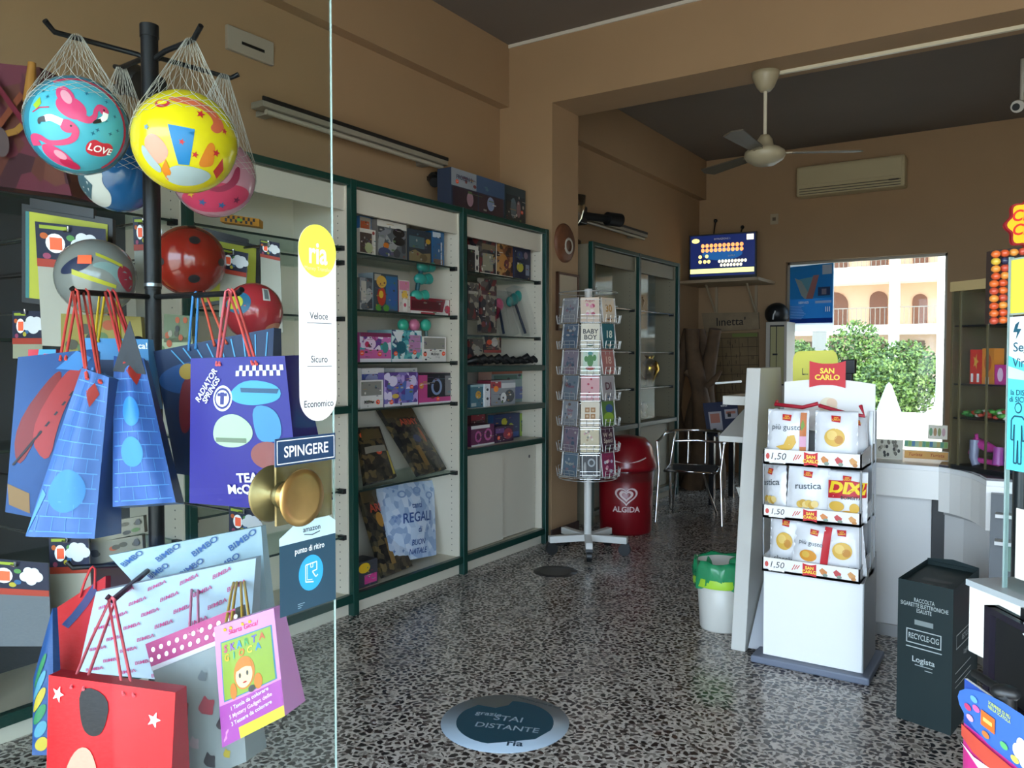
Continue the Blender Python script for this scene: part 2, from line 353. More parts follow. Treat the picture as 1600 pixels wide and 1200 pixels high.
M().lathe((q.x, 17, 0), [(0, q.z), (.05, q.z-.06), ((b.x-a.x)/2*1.1, a.z-.1), ((b.x-a.x)/2*1.0, -.1)], mt('b5bcbc', .7), 14).thing('garden_parasol', 'pale grey pointed cover standing before the trees outside', 'parasol')
struct(B((-6, 14.0, -.12), (6, 14.25, at(1420, 646, 'y', 14).z), mt('f4f1ea', .8)), 'wall_garden')
q = at(1282, 515, 'y', 32); M().box((q.x-.3, 32, -.12), (q.x+.22, 32.4, q.z), mt('8f8f8a', .8)).box((q.x-.36, 31.94, q.z), (q.x+.28, 32.46, q.z+.12), mt('a5a5a0', .8)).thing('gate_pillar', 'grey gate pillar seen left of the trees through the rear window', 'pillar')
# ================================================================ shelving along the left wall
def unit(y0, y1, label, shelves=(), rails=(), head=True, door=None, first=False, top=2.42, low=None, backm=None, glassdoor=False):
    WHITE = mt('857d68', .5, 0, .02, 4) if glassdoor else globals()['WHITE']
    t = root('shelving_unit', label, 'shelf', (XS-.22, (y0+y1)/2, 0), 'white shelving units with green frames')
    M().box((XB, y0, .1), (XB+.02, y1, top), backm or WHITE).obj('back_panel', t)
    for y in (y0+.012, y1-.03):
        m = M().box((XB+.02, y, .1), (XS-.02, y+.018, top), WHITE)
        yy = y+.018 if y < (y0+y1)/2 else y
        for z in range(int(top/.04)-4):
            m.box((XS-.085, yy-.0006, .15+z*.04), (XS-.079, yy+.0006, .156+z*.04), DARKPL)
        m.obj('side_panel', t)
    if head: M().box((XS-.05, y0+.03, top-.16), (XS-.03, y1-.03, top-.03), WHITE).box((XB, y0+.02, top-.02), (XS, y1-.02, top), WHITE).obj('header_panel', t)
    M().box((XB, y0, 0), (XS-.03, y1, .1), WHITE).obj('plinth', t, .003)
    for y in ([y0] if first else [])+[y1]: M().box((XS-.03, y-.022, 0), (XS+.014, y+.022, top+.012), GREEN).obj('post', t, .004)
    if head: M().box((XS-.03, y0+.02, top-.025), (XS+.01, y1-.02, top+.012), GREEN).obj('top_rail', t, .004)
    M().box((XB+.02, y0+.022, .1), (XS-.03, y1-.022, .118), WHITE).obj('bottom_board', t)
    M().box((XS-.03, y0+.02, .075), (XS+.008, y1-.02, .122), GREEN).obj('bottom_rail', t, .004)
    for z in shelves:
        g = M().box((XB+.02, y0+.03, z-.008), (XS-.035, y1-.03, z), SHELFGLASS).obj('glass_shelf', t)
        M().box((XS-.037, y0+.03, z-.010), (XS-.033, y1-.03, z+.001), mt('26332f', .2)).obj('glass_edge', g)
        for yy in (y0+.03, y1-.055): M().box((XS-.075, yy, z-.022), (XS-.03, yy+.025, z+.004), BLK).obj('shelf_clip', g)
    for z in rails:
        M().box((XB+.02, y0+.022, z-.03), (XS-.03, y1-.022, z), WHITE).obj('fixed_shelf', t)
        M().box((XS-.03, y0+.02, z-.042), (XS+.008, y1-.02, z), GREEN).obj('shelf_rail', t, .004)
    if door:
        ym = (y0+y1)/2
        for a, b, x in ((y0+.025, ym+.01, XS-.05), (ym-.01, y1-.045, XS-.07)):
            d = M().box((x-.016, a, .125), (x, b, door), WHITE).obj('sliding_door', t, .002)
            if b > ym+.1: M().cyl((x, b-.09, door-.1), (x+.004, b-.09, door-.1), .012, STEEL, 12).obj('door_lock', d)
    if glassdoor:
        for a, b, x in ((y0+.03, (y0+y1)/2, XS-.045),): M().box((x-.005, a, low), (x, b, top-.16), GLASS).obj('glass_door', t)
    return t
G2 = mt('3d4145', .7)
unit(.2, 1.22, 'shelving unit at the shop window end, behind the reddish boxed toy', (2.06, 1.6, 1.15, .7), (), False, None, True, 2.3, backm=G2)
unit(1.22, 2.24, 'shelving unit with grey back holding the yellow framed boards', (2.06, 1.52, 1.1, .62), (), False, None, False, 2.3, backm=G2)
unit(2.24, 3.27, 'shelving unit just behind the free edge of the glass door', (2.06, 1.98, 1.67, .71, .45), (1.18,))
unit(3.27, 4.30, 'widest open shelving unit with five glass shelves of boxed toys', (2.04, 1.72, 1.42, 1.15, .69))
unit(4.30, 5.36, 'shelving unit beside the partition with two white sliding doors below', (2.03, 1.60), (1.39, 1.10, .83), True, .79)
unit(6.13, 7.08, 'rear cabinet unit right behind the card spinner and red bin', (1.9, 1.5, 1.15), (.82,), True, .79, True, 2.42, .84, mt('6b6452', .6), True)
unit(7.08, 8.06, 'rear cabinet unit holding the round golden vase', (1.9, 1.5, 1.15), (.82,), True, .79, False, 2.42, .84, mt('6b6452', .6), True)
# lamps, vent, spot
def fluo(y0, y1, z, label):
    t = root('wall_lamp', label, 'lamp', (-3.6, (y0+y1)/2, z))
    M().box((-3.62, y0, z), (-3.52, y1, z+.035), mt('8f8878', .5)).box((-3.53, y0, z+.03), (-3.515, y1, z+.055), BLK).obj('housing', t, .004)
    M().cyl((-3.545, y0+.04, z-.018), (-3.545, y1-.04, z-.018), .015, mt('a9a290', .3), 12).obj('tube', t)
    for y in (y0+.12, y1-.12): M().box((-3.69, y-.03, z-.01), (-3.58, y+.03, z+.02), mt('8f8a7e', .5)).obj('wall_bracket', t)
fluo(2.93, 4.55, 2.8, 'long fluorescent wall lamp above the toy shelving'); fluo(6.5, 8.0, 2.72, 'long fluorescent wall lamp above the rear cabinets')
t = root('wall_spotlight', 'small black spotlight under the far end of the front wall lamp', 'spotlight', (-3.6, 4.45, 2.62))
M().cyl((-3.58, 4.47, 2.70), (-3.54, 4.42, 2.66), .05, BLK, 20, .035).ball((-3.575, 4.47, 2.70), .048, BLK, 16).obj('head', t); M().box((-3.69, 4.52, 2.71), (-3.53, 4.56, 2.74), BLK).box((-3.57, 4.42, 2.715), (-3.53, 4.56, 2.735), BLK).obj('bracket', t)
t = root('wall_spotlight', 'black spotlight on the rear wall behind the trophy cup', 'spotlight', (-3.5, 6.45, 2.62))
M().cyl((-3.42, 6.3, 2.7), (-3.3, 6.62, 2.7), .035, BLK, 16).cyl((-3.3, 6.6, 2.7), (-3.24, 6.75, 2.7), .06, BLK, 18).obj('head', t); M().box((-3.69, 6.25, 2.62), (-3.38, 6.38, 2.78), BLK).obj('bracket', t, .01)
p = at(207, 125, 'x', -3.5); t = root('wall_spotlight', 'black spotlight on the left wall seen between the two front play balls', 'spotlight', p)
M().ball(p, .075, BLK, 18).cyl(p, p+V((.1, .05, -.06)), .06, BLK, 20, .075).obj('head', t); M().box((XL, p.y+.02, p.z-.02), (p.x, p.y+.06, p.z+.02), BLK).obj('bracket', t)
v0 = at(370, 38, 'x', -3.59); v1 = at(438, 92, 'x', -3.59)
t = root('wall_vent', 'pale rectangular vent plate high on the left wall', 'vent', (-3.6, v0.y, v1.z))
M().box((-3.69, v0.y, 3.10), (-3.665, v1.y+.02, 3.23), mt('a3998a', .6)).obj('plate', t, .004); M().box((-3.666, v0.y+.09, 3.15), (-3.66, v1.y-.05, 3.165), BLK).obj('slot', t)
# ================================================================ things on the shelves
def yz(px, py, x): p = at(px, py, 'x', x); return p.y, p.z
def face(px0, py0, px1, py1, x, zb=None):
    y0, y1 = yz(px0, py0, x)[0], yz(px1, py1, x)[0]; zt = at((px0+px1)/2, py0, 'x', x).z
    if zb is None: zb = at((px0+px1)/2, py1, 'x', x).z
    return Fr((x, y0, zt), (x, y1, zt), (x, y1, zb), (x, y0, zb))
def price(t, fr, u, v, r=.018):
    m = M(); m.ell(fr, u, v, r/fr.w, r*.8/fr.h, ORANGE, .002, 14, 1); m.text(fr, random.choice(('3,50', '4,90', '6,00', '7,50', '9,90')), u, v, .012/fr.h, PAPER, .0025, .01); m.obj('price_sticker', t)
def toybox(name, label, px, zb, x, col, side=None, marks=(), win=None, prices=(), cat='toy', group=None, depth=.12, title=None):
    fr = face(px[0], px[1], px[2], px[3], x, zb); c = fr.c
    t = root(name, label, cat, ((c[0]+c[2])/2-V((depth/2, 0, 0)))*1.0, group); t.location.z = c[2].z
    cm = mt(col, .45) if isinstance(col, str) else col
    m = M().slab(fr, depth, cm, mt(side, .5) if side else cm, 1)
    for k in marks:
        mm = mt(k[1], .45) if isinstance(k[1], str) else k[1]
        if k[0] == 'r': m.rect(fr, *k[2], mm, .001+.0004*marks.index(k))
        elif k[0] == 'e': m.ell(fr, *k[2], mm, .001+.0004*marks.index(k))
        elif k[0] == 'p': m.poly(fr, k[2], mm, .001+.0004*marks.index(k), .3)
        elif k[0] == 't': m.text(fr, *k[2], mm, .006, .02, *k[3:])
    rnd = random.Random(label); pal = {'toy': ['3b3f4a', 'a8a59b', '7a3f3a', '4f6f7a', 'b08a4a', '6a5a7a', 'd4d0c6', '2a2a2e', '5f7a4a']}['toy']
    for q in range(16):
        u, v = rnd.uniform(.04, .88), rnd.uniform(.05, .9); cc = mt(rnd.choice(pal), .45)
        if q % 3 == 0: m.rect(fr, u, v, u+rnd.uniform(.05, .1), v+rnd.uniform(.02, .06), cc, .004)
        elif q % 3 == 1: m.ell(fr, u, v, rnd.uniform(.015, .05), rnd.uniform(.015, .05), cc, .0043, 10, 1)
        else: m.rect(fr, u, v, min(.97, u+rnd.uniform(.1, .3)), v+.012, cc, .0046)
    m.obj('box' if name != 'box' else 'carton', t, .002)
    if win:
        w = M(); w.rect(fr, *win, CELLO, .0075); w.obj('window', t)
    for u, v in prices: price(t, fr, u, v)
    return t
SPK = dict(pink=speckle('pink_print', 'a8467f', ['c86aa6', '6d3f8e', '46a3a6', 'e0d5e2'], 28), lilac=speckle('lilac_print', '7d6db0', ['b39ad0', '4d66a8', 'd9cfe6', '5b3f86'], 26),
    teal=speckle('teal_print', '2e7f8d', ['5fb0b0', '39506f', 'c6d8d6'], 26), dark=speckle('dark_print', '22222a', ['3c3430', '57504a', '6a2b2a', '8c8474'], 24),
    camo=speckle('soldier_print', '2d2a24', ['4a4433', '6d5c3a', '1d1c1b', '37322b'], 30), grey=speckle('grey_print', '5c6266', ['84878a', '3b4044', 'a3a49f'], 24),
    night=speckle('night_print', '26345f', ['3a58a0', '1b2140', 'd9d4c0', 'c2573a', '5f9a54'], 26), warm=speckle('warm_print', '6b3d22', ['9a6a3a', '3a2419', 'b88c52'], 26))
BX = 'boxed toys on the glass shelves'
Z4 = [2.04, 1.72, 1.42, 1.15, .69]
XF = -3.29
toybox('toy_box', 'white boxed toy with dark arched window, at the left end of the top glass shelf', (562, 358, 587, 390), 2.041, XF, 'cfcabd', None, [('r', '4c3d38', (.0, .1, .75, .85)), ('e', 'b8bf8c', (.55, .3, .25, .2)), ('e', '8d2f24', (.85, .88, .08, .07))], (.05, .08, .8, .84), group=BX)
toybox('toy_box', 'small orange and blue carton lying on the white boxed toy with arched window', (562, 339, 586, 357), 2.165, -3.33, '3d6b9a', None, [('r', '9c9584', (0, .05, .7, .95)), ('r', 'b5552e', (.05, .15, .6, .75))], None, group=BX, depth=.08)
toybox('toy_box', 'grey boxed robot car set with two dark wheels behind its window', (588, 346, 636, 398), 2.041, XF, '6d6a64', None, [('r', 'cfcabd', (.02, .82, .98, .98)), ('r', SPK['grey'], (.05, .06, .95, .8)), ('e', '17181b', (.72, .72, .2, .12)), ('e', '17181b', (.72, .5, .2, .12)), ('e', 'e07f2c', (.3, .34, .09, .08)), ('e', '3b4a70', (.25, .16, .2, .12))], (.03, .05, .97, .8), group=BX)
toybox('toy_box', 'dark blue and sand boxed toy truck on the top glass shelf', (637, 360, 674, 406), 2.041, XF, '2d3640', None, [('r', '4a6a70', (.05, .45, .7, .8)), ('p', '8a7a55', [(.05, .05), (.95, .05), (.95, .35), (.6, .3), (.3, .4), (.05, .3)]), ('e', '6b5a3d', (.65, .18, .16, .12)), ('e', 'c99a2e', (.85, .7, .1, .08))], (.03, .04, .97, .84), group=BX)
toybox('toy_pack', 'blue bagged toy standing at the right end of the top glass shelf', (675, 362, 694, 408), 2.041, XF, '2a6390', None, [('r', 'd8dde0', (.05, .82, .7, .97)), ('r', '7a5f50', (.1, .02, .9, .2)), ('r', 'cfd6da', (.7, .05, .8, .7))], (.02, .02, .98, .98), group=BX, depth=.06)
# second shelf
toybox('toy_box', 'tall grey boxed toy at the left end of the second glass shelf', (562, 434, 582, 474), 1.721, XF, SPK['grey'], '6a675f', [('r', 'b8b3a5', (.1, .3, .5, .9))], None, group=BX)
toybox('toy_box', 'boxed red and yellow baby figure beside a blue one, on the second shelf', (583, 428, 622, 482), 1.721, XF, '3c4a50', '8c9aa0', [('r', '2f6d97', (.5, .05, .97, .95)), ('r', 'b7b09c', (.05, .8, .3, .97)), ('e', 'c23a2a', (.32, .4, .17, .25)), ('e', 'e0b04a', (.32, .78, .2, .16)), ('e', 'e9c23a', (.3, .45, .09, .1)), ('e', '58a33c', (.2, .1, .12, .09)), ('e', '58a33c', (.5, .1, .12, .09)), ('e', '2d65a8', (.76, .45, .18, .3))], (.03, .03, .97, .97), group=BX)
toybox('toy_box', 'narrow pink boxed small doll next to the red toy buggy', (623, 438, 640, 486), 1.721, XF, 'c9bdb2', 'a3405c', [('r', 'c77a94', (.05, .7, .95, .97)), ('e', 'd9b046', (.55, .55, .3, .14)), ('r', 'ded8cf', (.35, .05, .75, .45)), ('e', 'c2485f', (.55, .25, .12, .06))], None, group=BX)
toybox('toy_box', 'open boxed dark red toy buggy at the right end of the second shelf', (641, 466, 703, 493), 1.721, XF, '8f1830', 'ded8d0', [('r', '5e0f24', (.03, .3, .75, .8)), ('r', 'e3ddd6', (.0, .0, .95, .2)), ('p', 'e3ddd6', [(.8, .2), (.98, .2), (.98, .98), (.88, .98)]), ('r', 'b02a3a', (.25, .04, .6, .14)), ('e', 'c2304a', (.92, .4, .07, .25))], (.0, .2, .9, .95), group=BX, depth=.2)
for i, (px, py, c, lab) in enumerate(((657, 436, '2f8f83', 'turquoise toy hair dryer hung above the red toy buggy'), (651, 462, '3aa08c', 'turquoise toy mirror lying on top of the red toy buggy box'), (661, 417, '2c7d70', 'turquoise toy hung just under the top glass shelf'))):
    p = at(px, py, 'x', XF-.02); t = root('toy_dryer', lab, 'toy', p)
    M().ball(p, .045, mt(c, .35), 20, (.7, 1.25, .8)).cyl(p+V((0, .04, 0)), p+V((0, .085, .008)), .03, mt(c, .35), 16, .036).obj('body', t); M().tube([p+V((0, -.02, -.02)), p+V((0, -.035, -.085))], [.016, .013], mt('1f4f58', .4)).obj('handle', t)
# third shelf
BB = 'boxes with orange price stickers on the open unit'
toybox('toy_box', 'pink heart box with two price stickers, left on the third glass shelf', (562, 520, 611, 562), 1.421, XF, SPK['pink'], 'a8477d', [('r', 'c85f9a', (0, .12, 1, .42)), ('r', 'e8e3e6', (0, 0, 1, .12)), ('e', 'dfc6da', (.3, .62, .2, .2)), ('e', 'c8325f', (.22, .6, .07, .1)), ('r', '7d2d52', (.0, .86, 1, 1)), ('e', '3f8a84', (.8, .5, .1, .2))], None, ((.06, .3), (.62, .28)), group=BB, depth=.2)
toybox('toy_box', 'teal and pink doll box in the middle of the third glass shelf', (612, 516, 659, 562), 1.421, XF, SPK['teal'], '8fb5b5', [('r', 'e6e3e4', (0, 0, 1, .09)), ('p', 'd7d9da', [(.02, .95), (.4, .95), (.2, .6)]), ('r', 'b57fa8', (.55, .3, .95, .85)), ('e', '1f5d6b', (.3, .45, .16, .2))], None, ((.12, .26), (.75, .3)), group=BB, depth=.2)
toybox('display_box', 'white display box with grey empty window on the third glass shelf', (660, 526, 697, 562), 1.421, XF, 'e4e1da', None, [('r', '8d8a80', (.06, .5, .94, .95)), ('t', '2b2b2e', ('Mulligan', .5, .3, .16))], None, ((.1, .3), (.88, .32)), cat='box', group=BB, depth=.2)
for px, c in ((630, '37a184'), (647, 'c8728e'), (665, '3aa78b')):
    p = at(px, 508, 'x', XF-.05); M().ball(p, .04, mt(c, .3), 18, (.8, 1.1, 1)).tube([p, p+V((0, .01, -.1))], .012, mt('4f6a66', .4)).thing('toy_rattle', {630: 'turquoise toy top leaning behind the teal and pink doll box', 647: 'pink toy top standing between the two turquoise ones', 665: 'turquoise toy top behind the white display box'}[px], 'toy', 'toy tops behind the third shelf boxes')
# fourth
toybox('display_box', 'white display box with grey window at the left end of the fourth shelf', (563, 594, 599, 634), 1.151, XF, 'dcd9d4', None, [('r', '85837c', (.03, .45, .92, .95)), ('t', '2b2b2e', ('Mulligan', .35, .22, .16))], None, ((.75, .2),), cat='box', group=BB, depth=.2)
toybox('toy_box', 'lilac box of printed fairies in the middle of the fourth shelf', (600, 582, 653, 631), 1.151, XF, SPK['lilac'], '6a5a9a', [('r', 'e4e0e4', (0, 0, 1, .08)), ('e', 'd9cfe6', (.25, .75, .13, .16)), ('e', 'cfc4e0', (.85, .75, .1, .16)), ('e', 'd2b04a', (.32, .3, .1, .07)), ('r', '5570b0', (.6, .15, .85, .5))], None, ((.2, .13), (.8, .55)), group=BB, depth=.2)
toybox('toy_box', 'magenta and black box with silver rings on the fourth shelf', (654, 583, 718, 630), 1.151, XF, '1e1d26', 'a8326f', [('r', 'b8447f', (0, .05, .2, .95)), ('r', 'c04585', (.0, .0, 1, .2)), ('e', '7f93b8', (.42, .55, .13, .28)), ('e', '1e1d26', (.42, .55, .08, .2)), ('r', '6d6a70', (.62, .25, .95, .9)), ('e', 'd08a3a', (.06, .6, .05, .1)), ('r', 'e4e0e4', (0, 0, 1, .05))], (.6, .22, .97, .92), ((.45, .14), (.85, .14)), group=BB, depth=.2)
toybox('toy_box', 'flat blue carton lying on the fourth shelf display box', (565, 575, 600, 592), 1.266, -3.34, '3c4a8a', 'e6e3de', [('e', '8d93b4', (.45, .4, .3, .3)), ('r', 'dedbd6', (0, .7, 1, 1))], None, group=BB)
toybox('toy_box', 'flat white lidded carton lying on the lilac fairy box', (617, 575, 652, 584), 1.285, -3.36, 'cfccc6', None, [('r', '7d6d8a', (0, 0, 1, .3))], None, group=BB)
# clothes-like plastic packs with toy soldiers, leaning
def leanpack(label, TL, TR, BR, BL, x0, x1, mtl, tops, prices=(), card=None, name='toy_pack', group='leaning packs of toy soldiers'):
    def P(q, x): return at(q[0], q[1], 'x', x)
    fr = Fr(P(TL, x0), P(TR, x0), P(BR, x1), P(BL, x1), .012); t = root(name, label, 'toy', P(BL, x1), group)
    M().slab(fr, .03, mtl).obj('card', t)
    m = M()
    for k in tops:
        mm = mt(k[1], .5)
        if k[0] == 't': m.text(fr, *k[2], mm, .006, .03)
        elif k[0] == 'e': m.ell(fr, *k[2], mm, .004)
        else: m.rect(fr, *k[2], mm, .003)
    m.obj('print', t)
    M().rect(fr, .02, .02, .98, .98, CELLO, .015).obj('clear_wrapper', t)
    for u, v in prices: price(t, fr, u, v, .026)
    return t
AR = [('r', '5a4a2d', (0, .84, 1, .98)), ('t', 'd0553a', ('ARMY', .6, .76, .13)), ('r', '8a6a3a', (.35, .1, .5, .4)), ('e', '2a3a60', (.55, .5, .12, .06)), ('e', 'a5542c', (.8, .55, .05, .12)), ('r', '131316', (.1, .3, .9, .34))]
leanpack('camouflage soldier pack leaning at the right of the lower glass shelf', (592, 638), (642, 636), (698, 732), (655, 742), -3.55, -3.3, SPK['camo'], AR)
leanpack('soldier pack with two price stickers leaning at the left end of the lower shelf', (560, 668), (593, 666), (620, 744), (572, 756), -3.5, -3.3, SPK['camo'], [('r', '6d5a36', (.05, .75, .9, .95)), ('r', 'a09a8a', (.1, .5, .9, .62)), ('r', 'c9b048', (.9, .05, .97, .5))], ((.1, .85), (.6, .5)))
leanpack('tall soldier pack leaning on the lowest board below the other two', (560, 766), (592, 762), (645, 884), (600, 902), -3.52, -3.27, SPK['camo'], AR+[('e', 'c08a3a', (.45, .62, .15, .09))])
fr = Fr(at(598, 758, 'x', -3.5), at(676, 748, 'x', -3.5), at(682, 866, 'x', -3.34), at(640, 874, 'x', -3.34), .03)
fr = Fr(at(598, 758, 'x', -3.45), at(678, 750, 'x', -3.45), at(682, 867, 'x', -3.3), at(610, 880, 'x', -3.3), .035)
t = root('gift_bag', 'light blue printed gift bag saying regali on the lowest board', 'gift bag', fr.c[3])
LB = speckle('blue_doodles', 'a9bdd6', ['b9cade', '8fa6c8', 'c6d2e2'], 22)
M().slab(fr, .06, LB).obj('body', t)
m = M(); NV = mt('274a86', .6)
for s, u, v, z in (('tanti', .55, .68, .11), ('REGALI', .55, .52, .18), ('di', .58, .36, .11), ('BUON', .56, .2, .1), ('NATALE', .56, .09, .1)): m.text(fr, s, u, v, z, NV, .004, .015, .1)
for k in range(14): m.star(fr, random.choice((random.uniform(.06, .3), random.uniform(.75, .95))), random.uniform(.05, .95), .03, mt('6d88b8'), .004)
for u, v in ((.3, .85), (.6, .88), (.85, .8)): m.ell(fr, u, v, .08, .05, mt('7d96c0'), .004).ell(fr, u, v, .05, .03, LB, .0045)
m.obj('print', t)
toybox('toy_box', 'small yellow and magenta carton beside the tall soldier pack', (560, 876, 590, 908), .119, -3.25, '3a3d44', None, [('e', 'd9b022', (.3, .75, .3, .2)), ('r', 'c23a80', (.3, .1, .95, .45))], None)
for p0, p1, lab, c in ((534, 548, 'black toy lying on a low glass shelf behind the door edge', BLK),):
    M().tube([at(530, 838, 'x', -3.4), at(537, 828, 'x', -3.38), at(547, 836, 'x', -3.3), at(552, 833, 'x', -3.28)], [.02, .045, .04, .015], c).thing('toy_beetle', lab, 'toy')
M().tube([at(533, 590, 'x', -3.36), at(527, 560, 'x', -3.36), at(532, 535, 'x', -3.36), at(528, 520, 'x', -3.36)], [.02, .045, .04, .02], BLK).tube([at(529, 572, 'x', -3.34), at(539, 560, 'x', -3.3)], .018, BLK).tube([at(528, 548, 'x', -3.34), at(538, 537, 'x', -3.3)], .018, BLK).thing('toy_creature', 'black spiky toy hanging behind the edge of the glass door', 'toy')
# ---- unit C
toybox('toy_box', 'black and white carton at the left end of the top shelf by the partition', (731, 384, 749, 417), 2.031, XF, '1b1a1c', None, [('r', 'c9c5ba', (.0, .85, .9, 1)), ('r', 'c9c5ba', (.6, .02, .95, .85)), ('e', '1b1a1c', (.78, .6, .09, .1)), ('e', '1b1a1c', (.78, .2, .09, .1))], group=BX)
toybox('toy_box', 'brown boxed game with pale label on the top shelf by the partition', (750, 374, 775, 420), 2.031, XF, SPK['dark'], None, [('r', '6e5f47', (.1, .7, .95, .86)), ('r', '8d8a74', (.15, .12, .8, .6)), ('r', 'cfc9bb', (0, 0, 1, .06))], group=BX)
toybox('toy_box', 'reddish brown boxed game between brown and dark blue cartons', (776, 373, 801, 425), 2.031, XF, SPK['warm'], 'cfc9bb', [('e', 'b0793a', (.4, .4, .28, .2)), ('e', '5f2530', (.6, .35, .15, .12)), ('r', 'd4cdbf', (.0, 0, 1, .05))], group=BX)
toybox('toy_box', 'dark navy boxed toy at the right end of the top shelf by the partition', (803, 382, 829, 431), 2.031, XF, '20243a', '2d3350', [('e', '3d4668', (.35, .68, .17, .12)), ('e', '7d6a75', (.7, .7, .12, .1)), ('e', 'b0a83a', (.35, .35, .2, .13)), ('r', '7c8190', (.68, .15, .9, .45))], group=BX)
for px, lab, c, c2 in (((731, 442, 748, 500), 'hanging dark blister card at the left of the partition unit', SPK['dark'], 'a39d90'), ((751, 436, 776, 520), 'hanging dark toy card with red strip in the partition unit', SPK['dark'], '4c2730')):
    toybox('toy_card', lab, px, None, -3.33, c, None, [('r', c2, (.05, .7, .95, .78))], group='hanging toy cards in the partition unit', depth=.03)
for px, c, lab, py in ((779, 'd0607f', 'pink headed toy wand in the partition unit', 476), (803, '1f7d78', 'teal headed toy fan wand wrapped in clear plastic', 468)):
    p = at(px, py, 'x', -3.42); q = at(px+18 if px > 800 else px+8, 521, 'x', -3.32); t = root('toy_wand', lab, 'toy', q)
    m = M().ball(p, .05, mt(c, .35), 20, (.6, 1, 1))
    if px > 800: m.ball(p+V((0, -.06, -.02)), .04, mt('29948a', .35), 16, (.5, 1, 1)).ball(p+V((0, .06, .03)), .045, mt('29948a', .35), 16, (.5, 1, 1))
    else: m.ball(p+V((0, -.03, -.06)), .05, mt('8d1f3a', .35), 16, (.6, 1, 1))
    m.obj('head', t); M().tube([p, q], .01, mt('2a3446', .4)).obj('stick', t)
    fr = Fr(p+V((.05, -.09, .1)), p+V((.05, .1, .1)), q+V((.06, .12, 0)), q+V((.06, -.04, 0)), .02); M().slab(fr, .07, CELLO).obj('wrapper', t)
toybox('toy_card', 'hanging red and black toy card under the second glass shelf', (756, 524, 783, 551), None, -3.33, SPK['dark'], None, [('r', '8f2f2a', (0, 0, 1, .15)), ('e', 'b8b3ab', (.6, .6, .2, .25)), ('e', 'd0502e', (.3, .6, .15, .15))], group='hanging toy cards in the partition unit', depth=.02)
toybox('toy_pack', 'dark pack standing left below the second glass shelf', (733, 530, 755, 566), 1.391, -3.33, SPK['dark'], None, [('e', '8d8a80', (.55, .55, .25, .2))], group='hanging toy cards in the partition unit', depth=.05)
m = M(); rnd = random.Random(3)
for k in range(9):
    y = 4.5+k*.095; m.tube([(-3.35, y, 1.41), (-3.28, y+.05, 1.43+rnd.random()*.03), (-3.26, y+.1, 1.41)], [.015, .028, .012], BLK)
m.thing('toy_snake', 'black rubber toys lying flat along the upper green shelf', 'toy')
toybox('toy_box', 'teal boxed toy with orange spot at the left of the middle green shelf', (735, 601, 757, 633), 1.101, -3.27, '3a6d7d', '2a4f5d', [('e', 'd09a32', (.55, .55, .2, .17)), ('r', 'a8b3b3', (.05, .05, .4, .2)), ('r', '8fb0b5', (0, .9, 1, 1))], group=BX)
toybox('toy_box', 'white spined carton between teal toy and the camera set', (757, 600, 766, 632), 1.101, -3.26, 'd9dcde', None, [('e', '2d3138', (.5, .75, .2, .06)), ('e', '2d3138', (.5, .35, .2, .06))], group=BX)
toybox('toy_box', 'red and grey boxed camera toy in the middle of the green shelf', (767, 594, 805, 631), 1.101, -3.28, '8f9499', '7d3040', [('r', 'a83a44', (0, .7, .4, .95)), ('e', 'f08a2e', (.2, .66, .1, .12)), ('r', 'd4d6d6', (.42, .68, 1, .88)), ('e', '4a4f55', (.75, .35, .2, .26)), ('e', 'e4e4e2', (.5, .3, .12, .2))], group=BX)
toybox('toy_box', 'wide board game box with coral edge behind the camera toy', (768, 580, 832, 628), 1.101, -3.4, '7d8f8c', 'b08a7a', [('r', 'a35a44', (0, .92, 1, 1)), ('r', '4c6d60', (.05, .75, .6, .88)), ('e', '6fae84', (.8, .82, .12, .09)), ('e', '6fa3cf', (.85, .5, .12, .2)), ('r', '5e6a92', (.55, .1, .8, .5)), ('e', 'd8a080', (.8, .4, .08, .1))], None, ((.88, .22),), group=BX)
toybox('toy_box', 'magenta ringed box at the left of the lower green shelf', (736, 664, 772, 693), .831, -3.27, '5a1f46', '4a1a3a', [('r', 'd6d3d2', (0, .84, .8, 1)), ('e', 'b85a94', (.3, .45, .14, .28)), ('e', '5a1f46', (.3, .45, .08, .18)), ('e', 'b85a94', (.72, .5, .17, .3)), ('e', '5a1f46', (.72, .5, .1, .2)), ('r', 'd6d3d2', (0, 0, 1, .08))], group=BX)
toybox('toy_box', 'plum coloured box with orange sticker beside the magenta ringed box', (773, 666, 802, 690), .831, -3.27, '3a1c3c', None, [('e', '8f2f44', (.7, .5, .25, .35)), ('r', '6a4a80', (.05, .6, .5, .9))], None, ((.2, .3), (.75, .45)), group=BX)
toybox('toy_box', 'navy game box with yellow discs on the lower green shelf', (771, 647, 812, 684), .831, -3.38, '22305a', '2c4a6a', [('e', 'c2b83a', (.4, .7, .11, .15)), ('e', 'a0a83a', (.65, .5, .09, .12)), ('r', '34508a', (.05, .05, .95, .25))], group=BX, depth=.05)
toybox('toy_box', 'lime green box standing behind the navy game box', (812, 646, 820, 680), .831, -3.4, '8aa63c', None, [('r', '3d5a34', (.3, .2, .7, .7))], group=BX)
toybox('toy_box', 'dark red carton hanging left under the middle green shelf', (736, 644, 758, 662), .905, -3.4, '4a2028', None, [('r', '8f2f3a', (0, .6, 1, 1)), ('e', '2a2426', (.5, .3, .2, .25))], group=BX)
